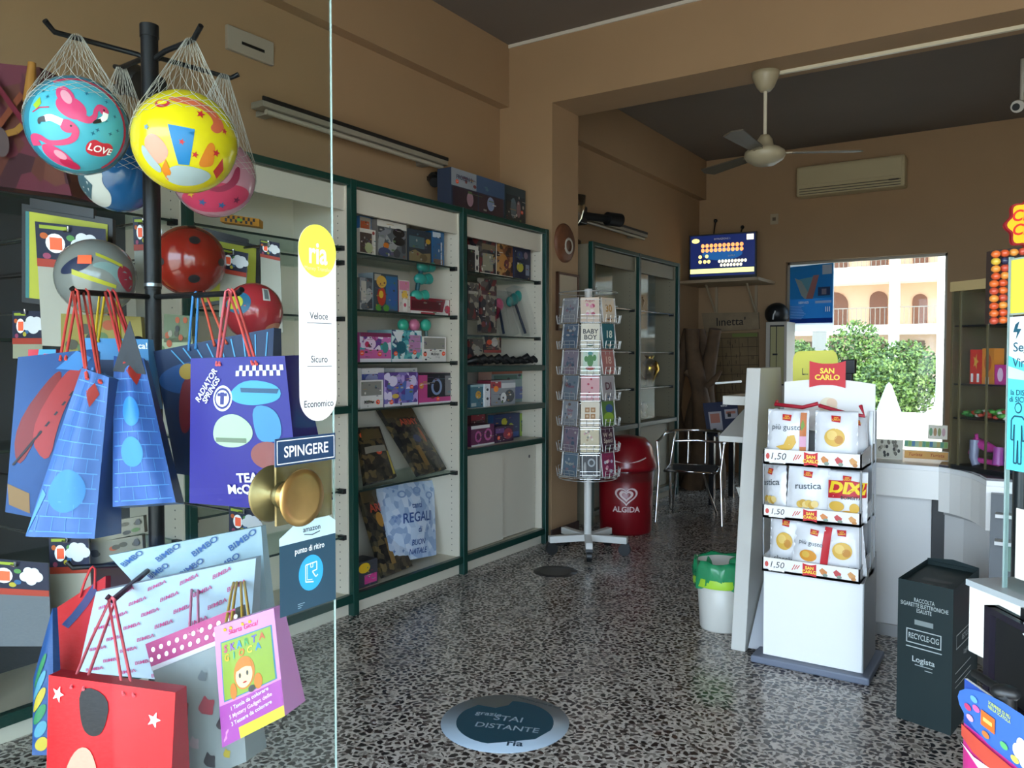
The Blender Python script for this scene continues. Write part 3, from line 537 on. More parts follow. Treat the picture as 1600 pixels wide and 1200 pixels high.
# doll boxes above
DBX = 'doll boxes on top of the shelving'
for px, lab, mk in (((705, 274, 788, 336), 'large pale blue double doll box on top of the shelving', [('r', '8f969c', (0, .62, .45, 1)), ('r', '3d5472', (.45, .62, 1, 1)), ('r', '3a2c36', (.02, .18, .47, .6)), ('r', '42303a', (.5, .18, .97, .6)), ('e', 'b08a94', (.33, .4, .06, .16)), ('e', '8fa0c0', (.72, .42, .07, .16)), ('e', 'c98a6a', (.72, .1, .08, .06)), ('t', '2a3550', ('FROZEN 2', .22, .82, .13)), ('r', 'c4a8b0', (.85, .05, .98, .16))]),
                  ((789, 293, 821, 352), 'smaller dark doll box beside the partition wall on the shelving top', [('r', '1d2b33', (.05, .2, .95, .8)), ('e', '5a6f78', (.4, .5, .14, .24)), ('e', '8f6a70', (.65, .5, .1, .2))])):
    toybox('doll_box', lab, px, 2.433, -3.38 if px[0] < 750 else -3.42, '2f3b50' if px[0] < 750 else '2c3f46', None, mk, (.03, .17, .97, .62), ((.1, .72),) if px[0] < 750 else ((.82, .45),), cat='toy', group=DBX)
# ================================================================ rear room
GOLD = mt('b8923c', .22, 1); SILV = mt('cfc9b8', .16, 1)
p = V((-3.42, 6.22, 2.432)); t = root('trophy_cup', 'shiny silver trophy cup on top of the first rear cabinet', 'trophy', p)
M().lathe(p, [(0, 0), (.055, 0), (.055, .03), (.02, .05), (.014, .12)], mt('3a2c20', .4)).obj('base', t)
M().lathe(p, [(.014, .12), (.02, .17), (.06, .22), (.085, .30), (.095, .42), (.09, .42), (.078, .3), (.0, .2)], SILV).obj('cup', t)
for s in (-1, 1): M().tube([p+V((0, s*.085, .38)), p+V((0, s*.14, .37)), p+V((0, s*.13, .29)), p+V((0, s*.07, .25))], .008, SILV).obj('handle', t)
p = V((-3.38, 7.75, 1.15)); t = root('vase', 'round golden vase on the glass shelf of the second rear cabinet', 'vase', p)
M().lathe(p, [(r*.66, h*.66) for r, h in [(0, 0), (.06, 0), (.05, .06), (.11, .16), (.16, .26), (.14, .37), (.06, .42), (.05, .44), (.085, .48), (.08, .48), (.04, .43)]], GOLD).obj('body', t)
for k, (y, z, h, c, lab) in enumerate(((6.45, 1.5, .16, '6a5a34', 'small brass figurine, left on the middle shelf of the first rear cabinet'), (6.72, 1.5, .2, '8a7650', 'taller brass figurine on the middle shelf of the first rear cabinet'), (7.4, 1.5, .2, '94814f', 'small trophy with thin stem on the middle shelf of the second rear cabinet'), (7.62, 1.9, .17, '5c513c', 'dark figurine on the top shelf of the second rear cabinet'), (6.6, 1.9, .2, '4a4236', 'dark figurine on the top shelf of the first rear cabinet'), (7.35, .83, .17, '8a4a34', 'reddish bottle at the bottom of the second rear cabinet'), (7.7, .83, .16, '38332c', 'dark bottle at the bottom of the second rear cabinet'))):
    M().lathe((-3.42, y, z), [(0, 0), (.045, 0), (.04, .02), (.015, .05), (.03, h*.5), (.04, h*.7), (.02, h*.85), (.025, h*.95), (0, h)], mt(c, .3, .6)).thing('figurine', lab, 'ornament', 'ornaments in the rear cabinets')
# on the jamb of the opening
t = root('wall_plate', 'brown round plate with pale ring hung on the partition jamb', 'plate', (XS+.02, 5.66, 2.33))
p = at(881, 380, 'x', XS)
M().lathe((XS, p.y, p.z), [(.0, .03), (.05, .03), (.06, .022), (.13, .03), (.155, .012), (.155, 0)], mt('6b4128', .6, 0, .2, 20), 36, (1, 0, 0)).obj('disc', t); M().lathe((XS, p.y+.03, p.z-.02), [(.045, .032), (.05, .036), (.062, .036), (.067, .026)], mt('a59c8f', .5), 30, (1, 0, 0)).obj('ring', t)
fr = Fr((XS+.02, 5.5, 2.12), (XS+.02, 5.84, 2.12), (XS+.02, 5.84, 1.66), (XS+.02, 5.5, 1.66)); t = root('picture_frame', 'thin dark framed notice on the partition jamb behind the card spinner', 'picture', (XS, 5.67, 1.66))
M().slab(fr, .015, mt('b3a58c', .7), mt('4a2d1c')).obj('sheet', t); m = M()
for a, b, c, d in ((0, 0, 1, .04), (0, .96, 1, 1), (0, 0, .05, 1), (.95, 0, 1, 1)): m.slab(Fr(fr.p(a, d, .01), fr.p(c, d, .01), fr.p(c, b, .01), fr.p(a, b, .01)), .02, mt('4a2d1c', .4), n=1)
m.obj('frame', t)
# television on a bracket shelf
y0 = 9.45; q = [at(*p, 'y', y0) for p in ((1077, 368), (1178, 371), (1178, 432), (1077, 428))]
x0, x1, z0, z1 = q[0].x, q[1].x, q[2].z, q[0].z
fr = Fr((x0, y0, z1), (x1, y0+.1, z1), (x1, y0+.1, z0), (x0, y0, z0)); t = root('television', 'flat television showing orange lottery balls, on the corner shelf', 'television', ((x0+x1)/2, y0+.05, z0))
M().slab(fr, .05, BLK).obj('body', t)
m = M(); m.rect(fr, .02, .07, .98, .97, mt('0b1640', .3, emit=0.2)); m.ell(fr, .5, .55, .3, .14, mt('0f3a66', .3, emit=0.25), .0012)
OB, YB, CB = mt('f08a4a', .3, emit=0.3), mt('e8cf70', .3, emit=0.28), mt('e6e2b0', .3, emit=0.28)
for r in range(2):
    for k in range(10):
        u, v = .21+k*.064, .74-r*.1; m.ell(fr, u, v, .027, .045, OB, .0015, 14, 1); m.text(fr, str((k*7+r*31) % 80+5), u, v, .05, PAPER, .002, .01)
for u, v in ((.17, .5), (.27, .51), (.17, .39), (.24, .39), (.3, .39)): m.ell(fr, u, v, .026, .04, YB, .0015, 14, 1)
for r in range(2):
    for k in range(9-r*2): m.ell(fr, .46+k*.048+r*.03, .385-r*.085, .02, .036, CB, .0015, 12, 1)
m.rect(fr, .02, .13, .97, .23, mt('d6dc7a', .3, emit=0.28), .0015); m.text(fr, 'ESTRAZIONE 1', .5, .88, .055, PAPER, .0015, .02); m.text(fr, 'EXTRA', .64, .5, .05, PAPER, .002, .02)
m.rect(fr, .86, .83, .96, .95, CB, .0015); m.ell(fr, .1, .86, .06, .05, YB, .0015, 14, 1); m.obj('screen', t)
M().box((x0+.3, y0+.03, z0-.02), (x1-.3, y0+.12, z0), BLK).obj('stand', t)
for px in (1118, 1160):
    a = at(px, 345 if px < 1140 else 355, 'y', 9.97); M().tube([a, V((a.x, 9.9, z1+.04)), V((a.x-.02, y0+.12, z1-.05))], .008, BLK, 6).ball(a, .025, BLK, 10).obj('cable', t)
zs = z0-.02; t = root('wall_bracket_shelf', 'pale bracket shelf carrying the television in the rear corner', 'shelf', (-3.3, 9.7, zs-.04))
SH = mt('a08f74', .6); M().box((XL, 9.3, zs-.035), (x1+.1, YR, zs), SH).obj('board', t)
for x in (-3.45, -2.95): M().box((x-.015, YR-.02, zs-.4), (x+.015, YR, zs-.035), SH).tube([(x, YR-.02, zs-.38), (x, 9.6, zs-.04)], .014, SH, 6).obj('bracket', t)
# wooden sign, ticket board, notice case, helmet
q = [at(*p, 'y', 9.93) for p in ((1096, 489), (1185, 488), (1186, 514), (1101, 519))]; fr = Fr(*q)
t = root('wooden_sign', 'weathered wooden board with dark painted letters inetta', 'sign', q[3]); M().slab(fr, .03, mt('8f7c60', .8, 0, .25, 5)).obj('board', t, .003); m = M(); m.text(fr, "lınetta'", .5, .48, .62, mt('2b2018', .7), .003, .008, .12); m.obj('lettering', t)
q = [at(*p, 'y', 9.92) for p in ((1112, 521), (1184, 519), (1186, 632), (1120, 634))]; fr = Fr(*q)
t = root('ticket_board', 'brown gridded notice board beneath the wooden sign', 'board', q[3]); M().slab(fr, .025, mt('7d6848', .8, 0, .2, 4)).obj('board', t); m = M(); DK = mt('3d2f20', .7)
for k in range(6): m.rect(fr, .02+k*.19, .03, .028+k*.19, .93, DK)
for k in range(8): m.rect(fr, .0, .05+k*.125, 1, .056+k*.125, DK)
for k in range(34): u, v = random.uniform(.05, .9), random.uniform(.05, .9); m.rect(fr, u, v, u+.012, v+.05, DK)
m.rect(fr, .45, .94, .99, .99, mt('6f7a3a', .7)); m.obj('grid', t)
q = [at(*p, 'y', 9.6) for p in ((1196, 503), (1229, 501), (1229, 600), (1196, 602))]; x0, x1, z1, z0 = q[0].x, q[1].x, q[0].z, q[3].z
t = root('notice_case', 'pale framed wall cabinet with yellowish panes under the black helmet', 'cabinet', ((x0+x1)/2, 9.7, z0)); CS = mt('b9b2a4', .5)
M().box((x0, 9.62, z0-.7), (x1-.0, YR-.01, z1), CS).obj('body', t, .004)
m = M(); fr = Fr((x0+.05, 9.615, z1-.04), (x1-.03, 9.615, z1-.04), (x1-.03, 9.615, z0), (x0+.05, 9.615, z0)); m.slab(fr, .01, mt('a8a070', .5), BLK, 1)
for a, b, c, d in ((0, .0, 1, .025), (0, .975, 1, 1), (0, 0, .04, 1), (.44, .55, .5, 1), (.46, .1, .5, .6), (.2, .5, .55, .53)): m.rect(fr, a, b, c, d, BLK, .003)
m.obj('door_panel', t)
a = at(1211, 487, 'y', 9.7); t = root('helmet', 'black helmet with white stripe on top of the rear notice case', 'helmet', (a.x, 9.75, z1))
M().ball((a.x, 9.78, z1+.1), .14, BLK, 24, (1, 1, .95)).obj('shell', t); M().tube([(a.x+.02, 9.64, z1+.13), (a.x+.0, 9.635, z1+.08), (a.x-.01, 9.65, z1+.03)], .008, PAPER).obj('stripe', t)
a = at(1204, 335, 'y', YR); b = at(1216, 350, 'y', YR); t = root('wall_socket', 'small pale socket plate on the rear wall', 'socket', (a.x, YR, b.z)); M().box((a.x, YR-.012, b.z), (b.x, YR, a.z), mt('a6977c', .5)).obj('plate', t, .003); M().box(((a.x+b.x)/2-.02, YR-.014, (a.z+b.z)/2-.02), ((a.x+b.x)/2+.02, YR-.01, (a.z+b.z)/2+.02), mt('5a4c38')).obj('insert', t)
a = at(1245, 262, 'y', 9.8); b = at(1414, 290, 'y', 9.8); t = root('air_conditioner', 'cream split air conditioner high on the rear wall', 'air conditioner', ((a.x+b.x)/2, 9.9, b.z)); CR = mt('b9ab85', .5)
M().box((a.x, 9.78, b.z), (b.x, YR, a.z), CR).obj('body', t, .02); M().box((a.x+.03, 9.772, b.z+.12), (b.x-.03, 9.785, a.z-.03), CR).obj('front_panel', t, .004)
m = M()
for k in range(3): m.box((a.x+.04, 9.765, b.z+.015+k*.03), (b.x-.04, 9.785, b.z+.022+k*.03), mt('5d533e'))
m.obj('louvre', t); M().box((b.x-.16, 9.765, b.z+.07), (b.x-.06, 9.778, b.z+.085), mt('4a4233')).obj('indicator', t)
# ceiling fan and conduit
fx, fy = -1.63, 5.69; t = root('ceiling_fan', 'cream ceiling fan hanging from the beam', 'fan', (fx, fy, 2.75)); FC = mt('a89e82', .4)
M().lathe((fx, fy, ZB), [(0, 0), (.095, 0), (.09, -.03), (.06, -.10), (.035, -.13), (.0, -.13)], FC).obj('canopy', t); M().cyl((fx, fy, ZB-.12), (fx, fy, 2.93), .012, mt('d2cbb6', .35)).obj('rod', t)
M().lathe((fx, fy, 2.8), [(0, -.02), (.07, -.015), (.125, .02), (.14, .05), (.135, .075), (.1, .1), (.06, .115), (.05, .16), (.03, .19), (0, .19)], FC, 36).obj('motor', t)
for k in range(3):
    T = Matrix.Translation((fx, fy, 2.865)) @ Matrix.Rotation(math.radians(28+120*k), 4, 'Z') @ Matrix.Rotation(math.radians(10), 4, 'X')
    b = M(); b.box((.1, -.03, -.004), (.2, .03, .004), FC, T); b.add([T @ V(p) for p in ((.18, -.045, .004), (.62, -.065, .004), (.66, 0, .004), (.62, .065, .004), (.18, .045, .004), (.18, -.045, -.004), (.62, -.065, -.004), (.66, 0, -.004), (.62, .065, -.004), (.18, .045, -.004))], [(0, 1, 2, 3, 4), (9, 8, 7, 6, 5)]+[(i, i+5, (i+1) % 5+5, (i+1) % 5) for i in range(5)], mt('5a5244', .5)); b.obj('blade', t)
M().box((fx+.06, fy+.02, ZB-.022), (3.0, fy+.045, ZB), mt('d8cfb4', .4)).thing('cable_conduit', 'thin white cable conduit running along the underside of the beam', 'conduit')
t = root('security_camera', 'small white security camera hung from the rear ceiling', 'camera', at(1590, 165, 'y', 8)); p = at(1590, 165, 'y', 8)
M().cyl(p+V((0, .1, .03)), p+V((0, -.05, -.02)), .05, mt('c9c4b8', .4), 18).obj('housing', t); M().cyl(p+V((.03, .05, .05)), V((p.x+.03, 8.05, ZC)), .018, mt('c9c4b8', .4)).obj('arm', t); M().cyl(p+V((-.01, -.05, -.02)), p+V((-.01, -.07, -.03)), .028, BLK).obj('lens', t)
# driftwood
t = root('driftwood', 'gnarled brown driftwood trunk standing in the dark rear corner', 'driftwood', (-3.25, 8.9, 0)); WD = mt('5d4630', .85, 0, .35, 7); rnd = random.Random(5)
for k in range(5):
    x, y = -3.5+k*.11, 8.55+.14*(k % 3); pts = [(x+.08*math.sin(z*3+k*2), y+.07*math.cos(z*2.3+k), z) for z in [j*.22 for j in range(9)]]
    M().tube(pts, [.11-.006*j+.025*rnd.random() for j in range(9)], WD, 10).obj('branch', t)
M().tube([(-3.3, 8.6, 1.3), (-3.1, 8.62, 1.12), (-3.02, 8.66, 1.18), (-2.95, 8.7, 1.3)], [.06, .05, .04, .02], WD).obj('branch', t)
# desk and blue card holder behind the writing stand
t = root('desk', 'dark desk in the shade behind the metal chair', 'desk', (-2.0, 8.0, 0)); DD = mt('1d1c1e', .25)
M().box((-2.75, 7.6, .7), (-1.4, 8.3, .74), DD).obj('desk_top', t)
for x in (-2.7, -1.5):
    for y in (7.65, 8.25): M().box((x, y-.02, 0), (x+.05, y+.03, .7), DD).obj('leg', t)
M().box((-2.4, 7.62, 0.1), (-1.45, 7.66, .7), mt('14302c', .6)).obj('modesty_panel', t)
fr = Fr(at(1098, 630, 'y', 7.72), at(1152, 626, 'y', 7.85), at(1156, 678, 'y', 7.75), at(1106, 683, 'y', 7.64)); t = root('card_holder', 'dark blue leaning display holding two printed cards on the dark desk', 'display', (-2.5, 7.7, .74))
M().slab(fr, .02, mt('1a2444', .4)).obj('back_board', t); m = M(); m.text(fr, 'vinci', .6, .88, .1, PAPER, .002, .01); m.obj('lettering', t)
for a, b, c, d in ((.12, .05, .5, .72), (.6, .48, .98, .76)): m = M(); m.rect(fr, a, b, c, d, mt('a7a3a8', .5), .004); m.rect(fr, a+.04, b+(d-b)*.5, c-.06, d-.06, mt('a86a58'), .005); m.rect(fr, a+.08, b+.05, a+.18, b+.18, BLK, .005); m.obj('card', t)
# metal chair
t = root('metal_chair', 'tubular aluminium chair with dark seat in front of the dark desk', 'chair', (-2.55, 7.0, 0)); c = V((-2.61, 6.96, 0)); Rz = Matrix.Rotation(math.radians(14), 3, 'Z')
def cp(*p): return c+Rz @ V(p)
SEAT = mt('26282a', .3, .4)
m = M()
for k in range(9): m.box((-.2, -.2+k*.047, .44), (.2, -.165+k*.047, .452), SEAT, Matrix.Translation(c) @ Rz.to_4x4())
m.obj('seat', t)
M().tube([cp(x, y, .445) for x, y in ((-.22, -.23), (.22, -.23), (.23, .22), (-.23, .22))], .0125, CHROME, 10, closed=True).obj('seat_frame', t)
M().tube([cp(*p) for p in ((-.29, -.22, .7), (-.29, .0, .71), (-.28, .18, .74), (-.2, .3, .76), (0, .34, .765), (.2, .3, .76), (.28, .18, .74), (.29, 0, .71), (.29, -.22, .7))], .0125, CHROME, 10).obj('arm_rail', t)
M().tube([cp(*p) for p in ((-.22, .27, .66), (0, .32, .67), (.22, .27, .66))], .011, CHROME, 10).obj('back_rail', t)
for s in (-1, 1):
    M().tube([cp(s*.29, -.22, .7), cp(s*.265, -.25, .45), cp(s*.285, -.31, 0)], .0125, CHROME, 10).obj('leg', t)
    M().tube([cp(s*.2, .3, .76), cp(s*.235, .22, .45), cp(s*.25, .34, 0)], .0125, CHROME, 10).obj('leg', t)
    M().tube([cp(s*.12, -.23, .44), cp(s*.15, -.1, .25), cp(s*.2, .18, 0)], .011, CHROME, 10).obj('brace', t)
    M().tube([cp(s*.08, .33, .76), cp(s*.08, .28, .46)], .008, CHROME, 8).obj('back_bar', t)
# ---- greeting card spinner
sx, sy = -2.79, 5.28; t = root('card_spinner', 'white wire card spinner on a wheeled foot beside the partition', 'card rack', (sx, sy, 0)); WW = mt('d9d8d2', .35); WIRE = mt('c9c9c6', .3, .6)
M().cyl((sx, sy, .13), (sx, sy, 1.95), .028, WW).obj('pole', t)
for k in range(5):
    a = math.radians(-72+72*k+12); d = V((math.cos(a), math.sin(a), 0)); n = V((-d.y, d.x, 0))
    T = Matrix((( d.x, n.x, 0, sx), (d.y, n.y, 0, sy), (0, 0, 1, 0), (0, 0, 0, 1))); f = M().box((.02, -.025, .09), (.3, .025, .14), WW, T).obj('foot', t, .004)
    q = V((sx, sy, .045))+d*.28; M().cyl(q-n*.018, q+n*.018, .044, BLK, 18).box((.26, -.024, .07), (.31, .024, .095), BLK, T).obj('caster', f)
nf = 8; R0 = .215; zt, zb = 1.92, .56
for z in (zb, zb+.03, zt): M().tube([(sx+R0*math.cos(2*PI*k/24), sy+R0*math.sin(2*PI*k/24), z) for k in range(24)], .0035, WIRE, 5, closed=True).obj('wire_ring', t)
m = M()
for k in range(8):
    a = 2*PI*(k+.5)/8
    for z in (zb, zt-.1): m.tube([(sx, sy, z), (sx+R0*math.cos(a), sy+R0*math.sin(a), z)], .003, WIRE, 5)
m.obj('wire_spokes', t)
rows = 7; rh = .186
cards = {}
def pocket(a, z):
    d = V((math.cos(a), math.sin(a), 0)); n = V((-d.y, d.x, 0)); b = V((sx, sy, z))+d*(R0-.03); w = .072
    m = M()
    for s in (-1, -.33, .33, 1): m.tube([b+n*w*s+V((0, 0, rh-.02)), b+n*w*s, b+d*.04+n*w*s, b+d*.048+n*w*s+V((0, 0, .055))], .002, WIRE, 4)
    for h in (.0, .03, .055): m.tube([b+d*(.04+.008*h/.055)-n*w+V((0, 0, h)), b+d*(.04+.008*h/.055)+n*w+V((0, 0, h))], .002, WIRE, 4)
    m.tube([b-n*w+V((0, 0, rh-.02)), b+n*w+V((0, 0, rh-.02))], .002, WIRE, 4)
    return m
pk = M()
for k in range(nf):
    for r in range(rows):
        a = 2*PI*(k+.5)/nf+.16; q = pocket(a, zb+.02+r*rh); o = len(pk.v); pk.add(q.v, q.f, WIRE)
pk.obj('wire_pocket', t)
CARDCOL = ['e9e2cf', 'd9a9a6', 'e8e6df', 'c8d6c4', 'e3bfc4', 'dfd3bd', '3a6d72', 'b87f7a', '8d8fa0', '3d4a6a', '5c7a4a', 'ab9f93']
words_ = ['Auguri', 'Tanti\nAuguri', 'Baby\nboy', '18', '30', 'Buon\nCompleanno', 'Per te', 'Love', '40', '50', 'Nozze', 'Amici']
col_words = {0: [('Grazie', '30'), ], }
def ang(k): return 2*PI*(k+.5)/nf+.16
tc = math.atan2(-sy, -sx)                  # towards the camera
ks = sorted(range(nf), key=lambda k: abs((ang(k)-tc+PI) % (2*PI)-PI))[:5]
desc_row = ['lowest', 'second lowest', 'third lowest', 'middle', 'third highest', 'second highest', 'topmost']
order = sorted(ks, key=lambda k: ((ang(k)-tc+PI) % (2*PI)-PI))
col_desc = {}
for i, k in enumerate(order): col_desc[k] = ['column at the far partition side', 'column facing the shelving', 'column facing the entrance', 'column facing the red bin', 'column at the far bin side'][i]
PALT = [['9aa0a8', '7d8a92', 'a88f92', '8d959b', '9499a0', '8d9096', '8f979c'], ['5a6d7d', '7d6d7a', '8c8f94', '76808a', '8a7f8a', '5d6d7f', '8b8c90'],
        ['2e2d30', 'd4c7a6', 'e4d8c2', 'd9a6a8', 'd8d9c4', 'e3dcc8', 'd7c3ae'], ['8a2f54', '4a2a3a', '5d7a3f', 'a9a2a0', 'ad7068', '2f676d', 'dccbb2'], ['4a4c55', '6d6570', '70757a', '8a7d7a', '7a6a60', '5c6468', '8a8378']]
GLY = {(2, 6): ('e', 'b0415a'), (2, 5): ('t', 'BABY\nBOY', '3c3c3c'), (2, 4): ('cactus', ''), (2, 3): ('hearts', ''), (2, 2): ('rects', ''), (2, 1): ('dots', ''), (2, 0): ('camera', ''), (3, 6): ('t', '30', 'b8863a'), (3, 5): ('t', '18', 'e6ead9'), (3, 4): ('t', '18', 'e0c0ae'), (3, 3): ('t', 'DI', '5a2f3a'), (3, 2): ('green', ''), (3, 1): ('t', 'W gli\nSposi', 'c7b9a8'), (3, 0): ('e', 'c7ccd8')}
for i, k in enumerate(order):
    a = ang(k); d = V((math.cos(a), math.sin(a), 0)); n = V((-d.y, d.x, 0))
    for r in range(rows):
        z = zb+.025+r*rh; b = V((sx, sy, z))+d*(R0-.012); rnd = random.Random(k*31+r); w = .066; h = .175
        tl = -d*.024+d*.01*rnd.random(); tw = n*(rnd.random()-.5)*.012
        fr = Fr(b-n*w+V((0, 0, h))+tl+tw, b+n*w+V((0, 0, h))+tl+tw, b+n*w, b-n*w)
        bc = PALT[i][r]; m = M().slab(fr, .008, mt(bc, .55), PAPER, 1); g = GLY.get((i, r))
        acc = mt(rnd.choice(['8d3f52', '3d5c73', 'c7bda8', '9c6a3a', '5b6f58']), .5)
        if g is None:
            for q in range(7): m.ell(fr, rnd.uniform(.15, .85), rnd.uniform(.25, .9), rnd.uniform(.04, .13), rnd.uniform(.03, .09), mt(rnd.choice(['8d6f7a', '4a5c6d', 'b5aea6', '6f5a52', '5b6f78', 'a3a6aa']), .5), .001+.0002*q, 12, 1)
            m.text(fr, rnd.choice(words_), .5, .55, .16, acc, .003, .01)
        elif g[0] == 't': m.text(fr, g[1], .5, .55, .26 if '\n' in g[1] else .42, mt(g[2], .5), .002, .02, .1 if r == 5 and i == 3 else 0); m.ell(fr, .5, .12, .2, .06, acc, .001, 14, 1)
        elif g[0] == 'cactus':
            GR = mt('4f8a4a', .5); m.rect(fr, .12, .1, .9, .92, mt('c9dcc8', .5)); m.ell(fr, .5, .55, .17, .26, GR, .002).ell(fr, .28, .62, .1, .12, GR, .002).ell(fr, .73, .66, .1, .13, GR, .002); m.ell(fr, .5, .24, .25, .08, mt('b8574a'), .0025); m.ell(fr, .5, .84, .14, .07, mt('4a8f8a'), .0025)
        elif g[0] == 'hearts':
            for u, v in ((.55, .85), (.4, .65), (.6, .5), (.45, .3), (.6, .12)): m.ell(fr, u, v, .06, .045, mt('b8324a'), .002, 12, 1)
        elif g[0] == 'rects':
            for u in (.22, .53):
                for v in (.3, .56): m.rect(fr, u, v, u+.25, v+.2, mt('a8763f'), .002); m.ell(fr, u+.12, v+.1, .07, .05, mt('d2b48a'), .0025, 12, 1)
        elif g[0] == 'dots':
            for q in range(14): m.ell(fr, rnd.uniform(.12, .88), rnd.uniform(.1, .9), .06, .05, mt(rnd.choice(['b39a7a', 'cfa0a0', '8f8a7a', 'e9e2d0'])), .001+.0002*q, 12, 1)
        elif g[0] == 'camera': m.rect(fr, .08, .06, .92, .95, mt('bcbcb8')); m.rect(fr, .14, .1, .86, .9, mt('39383a'), .0012); m.ell(fr, .6, .62, .2, .17, mt('9fa3a6'), .002).ell(fr, .6, .62, .12, .1, BLK, .0025).ell(fr, .25, .4, .07, .25, mt('9b9b98'), .002)
        elif g[0] == 'green': m.ell(fr, .5, .35, .4, .2, mt('8fae3f'), .002).ell(fr, .6, .7, .3, .18, mt('3f5c8a'), .0015)
        else:
            for q in range(9): m.ell(fr, rnd.uniform(.2, .8), rnd.uniform(.2, .7), .1, .07, mt(rnd.choice(['c0415f', 'd98fa3', g[1], 'e8d9d0'])), .001+.0002*q, 12, 1)
            m.text(fr, 'Auguri', .5, .86, .14, mt('b0415a'), .004, .01)
        m.thing('greeting_card', f'{["grey", "bluish", "pale", "patterned", "dull"][i]} greeting card, {desc_row[r]} in the spinner {col_desc[k]}', 'card', 'greeting cards in the wire spinner')
# ---- red bin with heart logo
ax, ay = -2.88, 6.13; RB = mt('800c18', .35, coat=.2); t = root('litter_bin', 'red ice cream litter bin with white heart logo, behind the card spinner', 'bin', (ax, ay, 0))
M().lathe((ax, ay, 0), [(0, 0), (.205, 0), (.215, .02), (.222, .25), (.225, .5), (.22, .505)], RB, 40).obj('body', t)
M().lathe((ax, ay, 0), [(.215, .5), (.25, .53), (.255, .56), (.235, .62), (.215, .72), (.16, .78), (.06, .8), (0, .8)], mt('8a0e1c', .3, coat=.3), 40).obj('lid', t)
M().lathe((ax, ay, 0), [(.226, .44), (.234, .46), (.236, .5), (.258, .53), (.259, .52), (.24, .47), (.227, .43)], CELLO, 40).obj('clear_liner', t)
class Cy:
    w = h = 1
    def __init__(s, c, r, face, z): s.c = V(c); s.r = r; s.a0 = face; s.z = z
    def p(s, u, v, h=0): a = s.a0+u/s.r; return V((s.c.x+(s.r+h)*math.cos(a), s.c.y+(s.r+h)*math.sin(a), s.z+v))
fc = math.atan2(-ay, -ax+.1)
cf = Cy((ax, ay, 0), .2235, fc, .33); LW = mt('e2c9c6', .5); m = M()
def heart(s, n=40): return [(s*.068*16*math.sin(t_)**3/16*1.25, s*.075*(13*math.cos(t_)-5*math.cos(2*t_)-2*math.cos(3*t_)-math.cos(4*t_))/16) for t_ in [2*PI*k/n for k in range(n)]]
def ring(o, i): 
    n = len(o); m.add([cf.p(a, b, .002) for a, b in o]+[cf.p(a, b, .002) for a, b in i], [(k, (k+1) % n, (k+1) % n+n, k+n) for k in range(n)], LW, True)
ring(heart(1.1), heart(.9)); ring(heart(.68), heart(.42))
m.text(cf, 'ALGIDA', 0, -.115, .062, LW, .002, .025); cf2 = Cy((ax, ay, 0), .232, fc, .66)
m.tube([Cy((ax, ay, 0), .225, fc, .66).p(u, -.02-.045*math.cos(u*9) if abs(u) < .17 else .0, .012) for u in [-.16+.032*k for k in range(11)]], .006, LW, 6)
m.obj('heart_logo', t)
M().tube([(-3.12, 5.44, .12), (-3.05, 5.4, .06), (-3.0, 5.38, .02), (-3.08, 5.32, .012), (-3.14, 5.36, .012)], .008, BLK).thing('cable', 'black cable lying on the floor at the foot of the partition', 'cable')
# floor stickers
def disc(x, y, r, ms, name, label, marks):
    fr = Fr((x-r, y+r, .0015), (x+r, y+r, .0015), (x+r, y-r, .0015), (x-r, y-r, .0015)); t = M(); t.lathe((x, y, 0), [(r, .0), (r, .0015), (0, .0015)], ms, 48); marks(t, fr); return t.thing(name, label, 'sticker')
a = fl_ = at(789, 1128, 'z', 0)
def mk(m, fr):
    TQ = mt('17485a', .4); G = mt('9fb4c2', .4); DT = mt('2c4a5e', .5)
    pts = [(.5+.37*math.cos(x), .5+.37*math.sin(x)) for x in [math.radians(-60+k*7) for k in range(37)]]
    pts = [(.85, .38)]+[(.5+.38*math.cos(x), .5+.38*math.sin(x)) for x in [math.radians(10+k*8) for k in range(14)]]+[(.36, .76), (.3, .66), (.15, .63)]+[(.5+.38*math.cos(x), .5+.38*math.sin(x)) for x in [math.radians(180+k*8) for k in range(14)]]
    m.poly(fr, pts, TQ, .0004, .2)
    for s, u, v, z in (('grazie', .32, .54, .09), ('STAI', .5, .55, .12), ('DISTANTE', .57, .42, .11)): m.text(fr, s, u, v, z, G, .0008, .008, 0, .35)
    m.text(fr, 'ria', .76, .24, .12, DT, .0008, .02, 0, .45); m.text(fr, 'la tua sicurezza prima di tutto', .5, .94, .045, DT, .0008, .0)
disc(a.x, a.y, .255, mt('9aa9b6', .35), 'floor_sticker', 'round pale floor sticker with dark teal centre on the terrazzo', mk)
a = at(868, 893, 'z', 0); disc(a.x, a.y, .15, mt('2b2724', .4), 'floor_sticker', 'dark round floor marker in front of the card spinner foot', lambda m, fr: m.ell(fr, .5, .5, .36, .36, mt('35302c', .4), .0004))
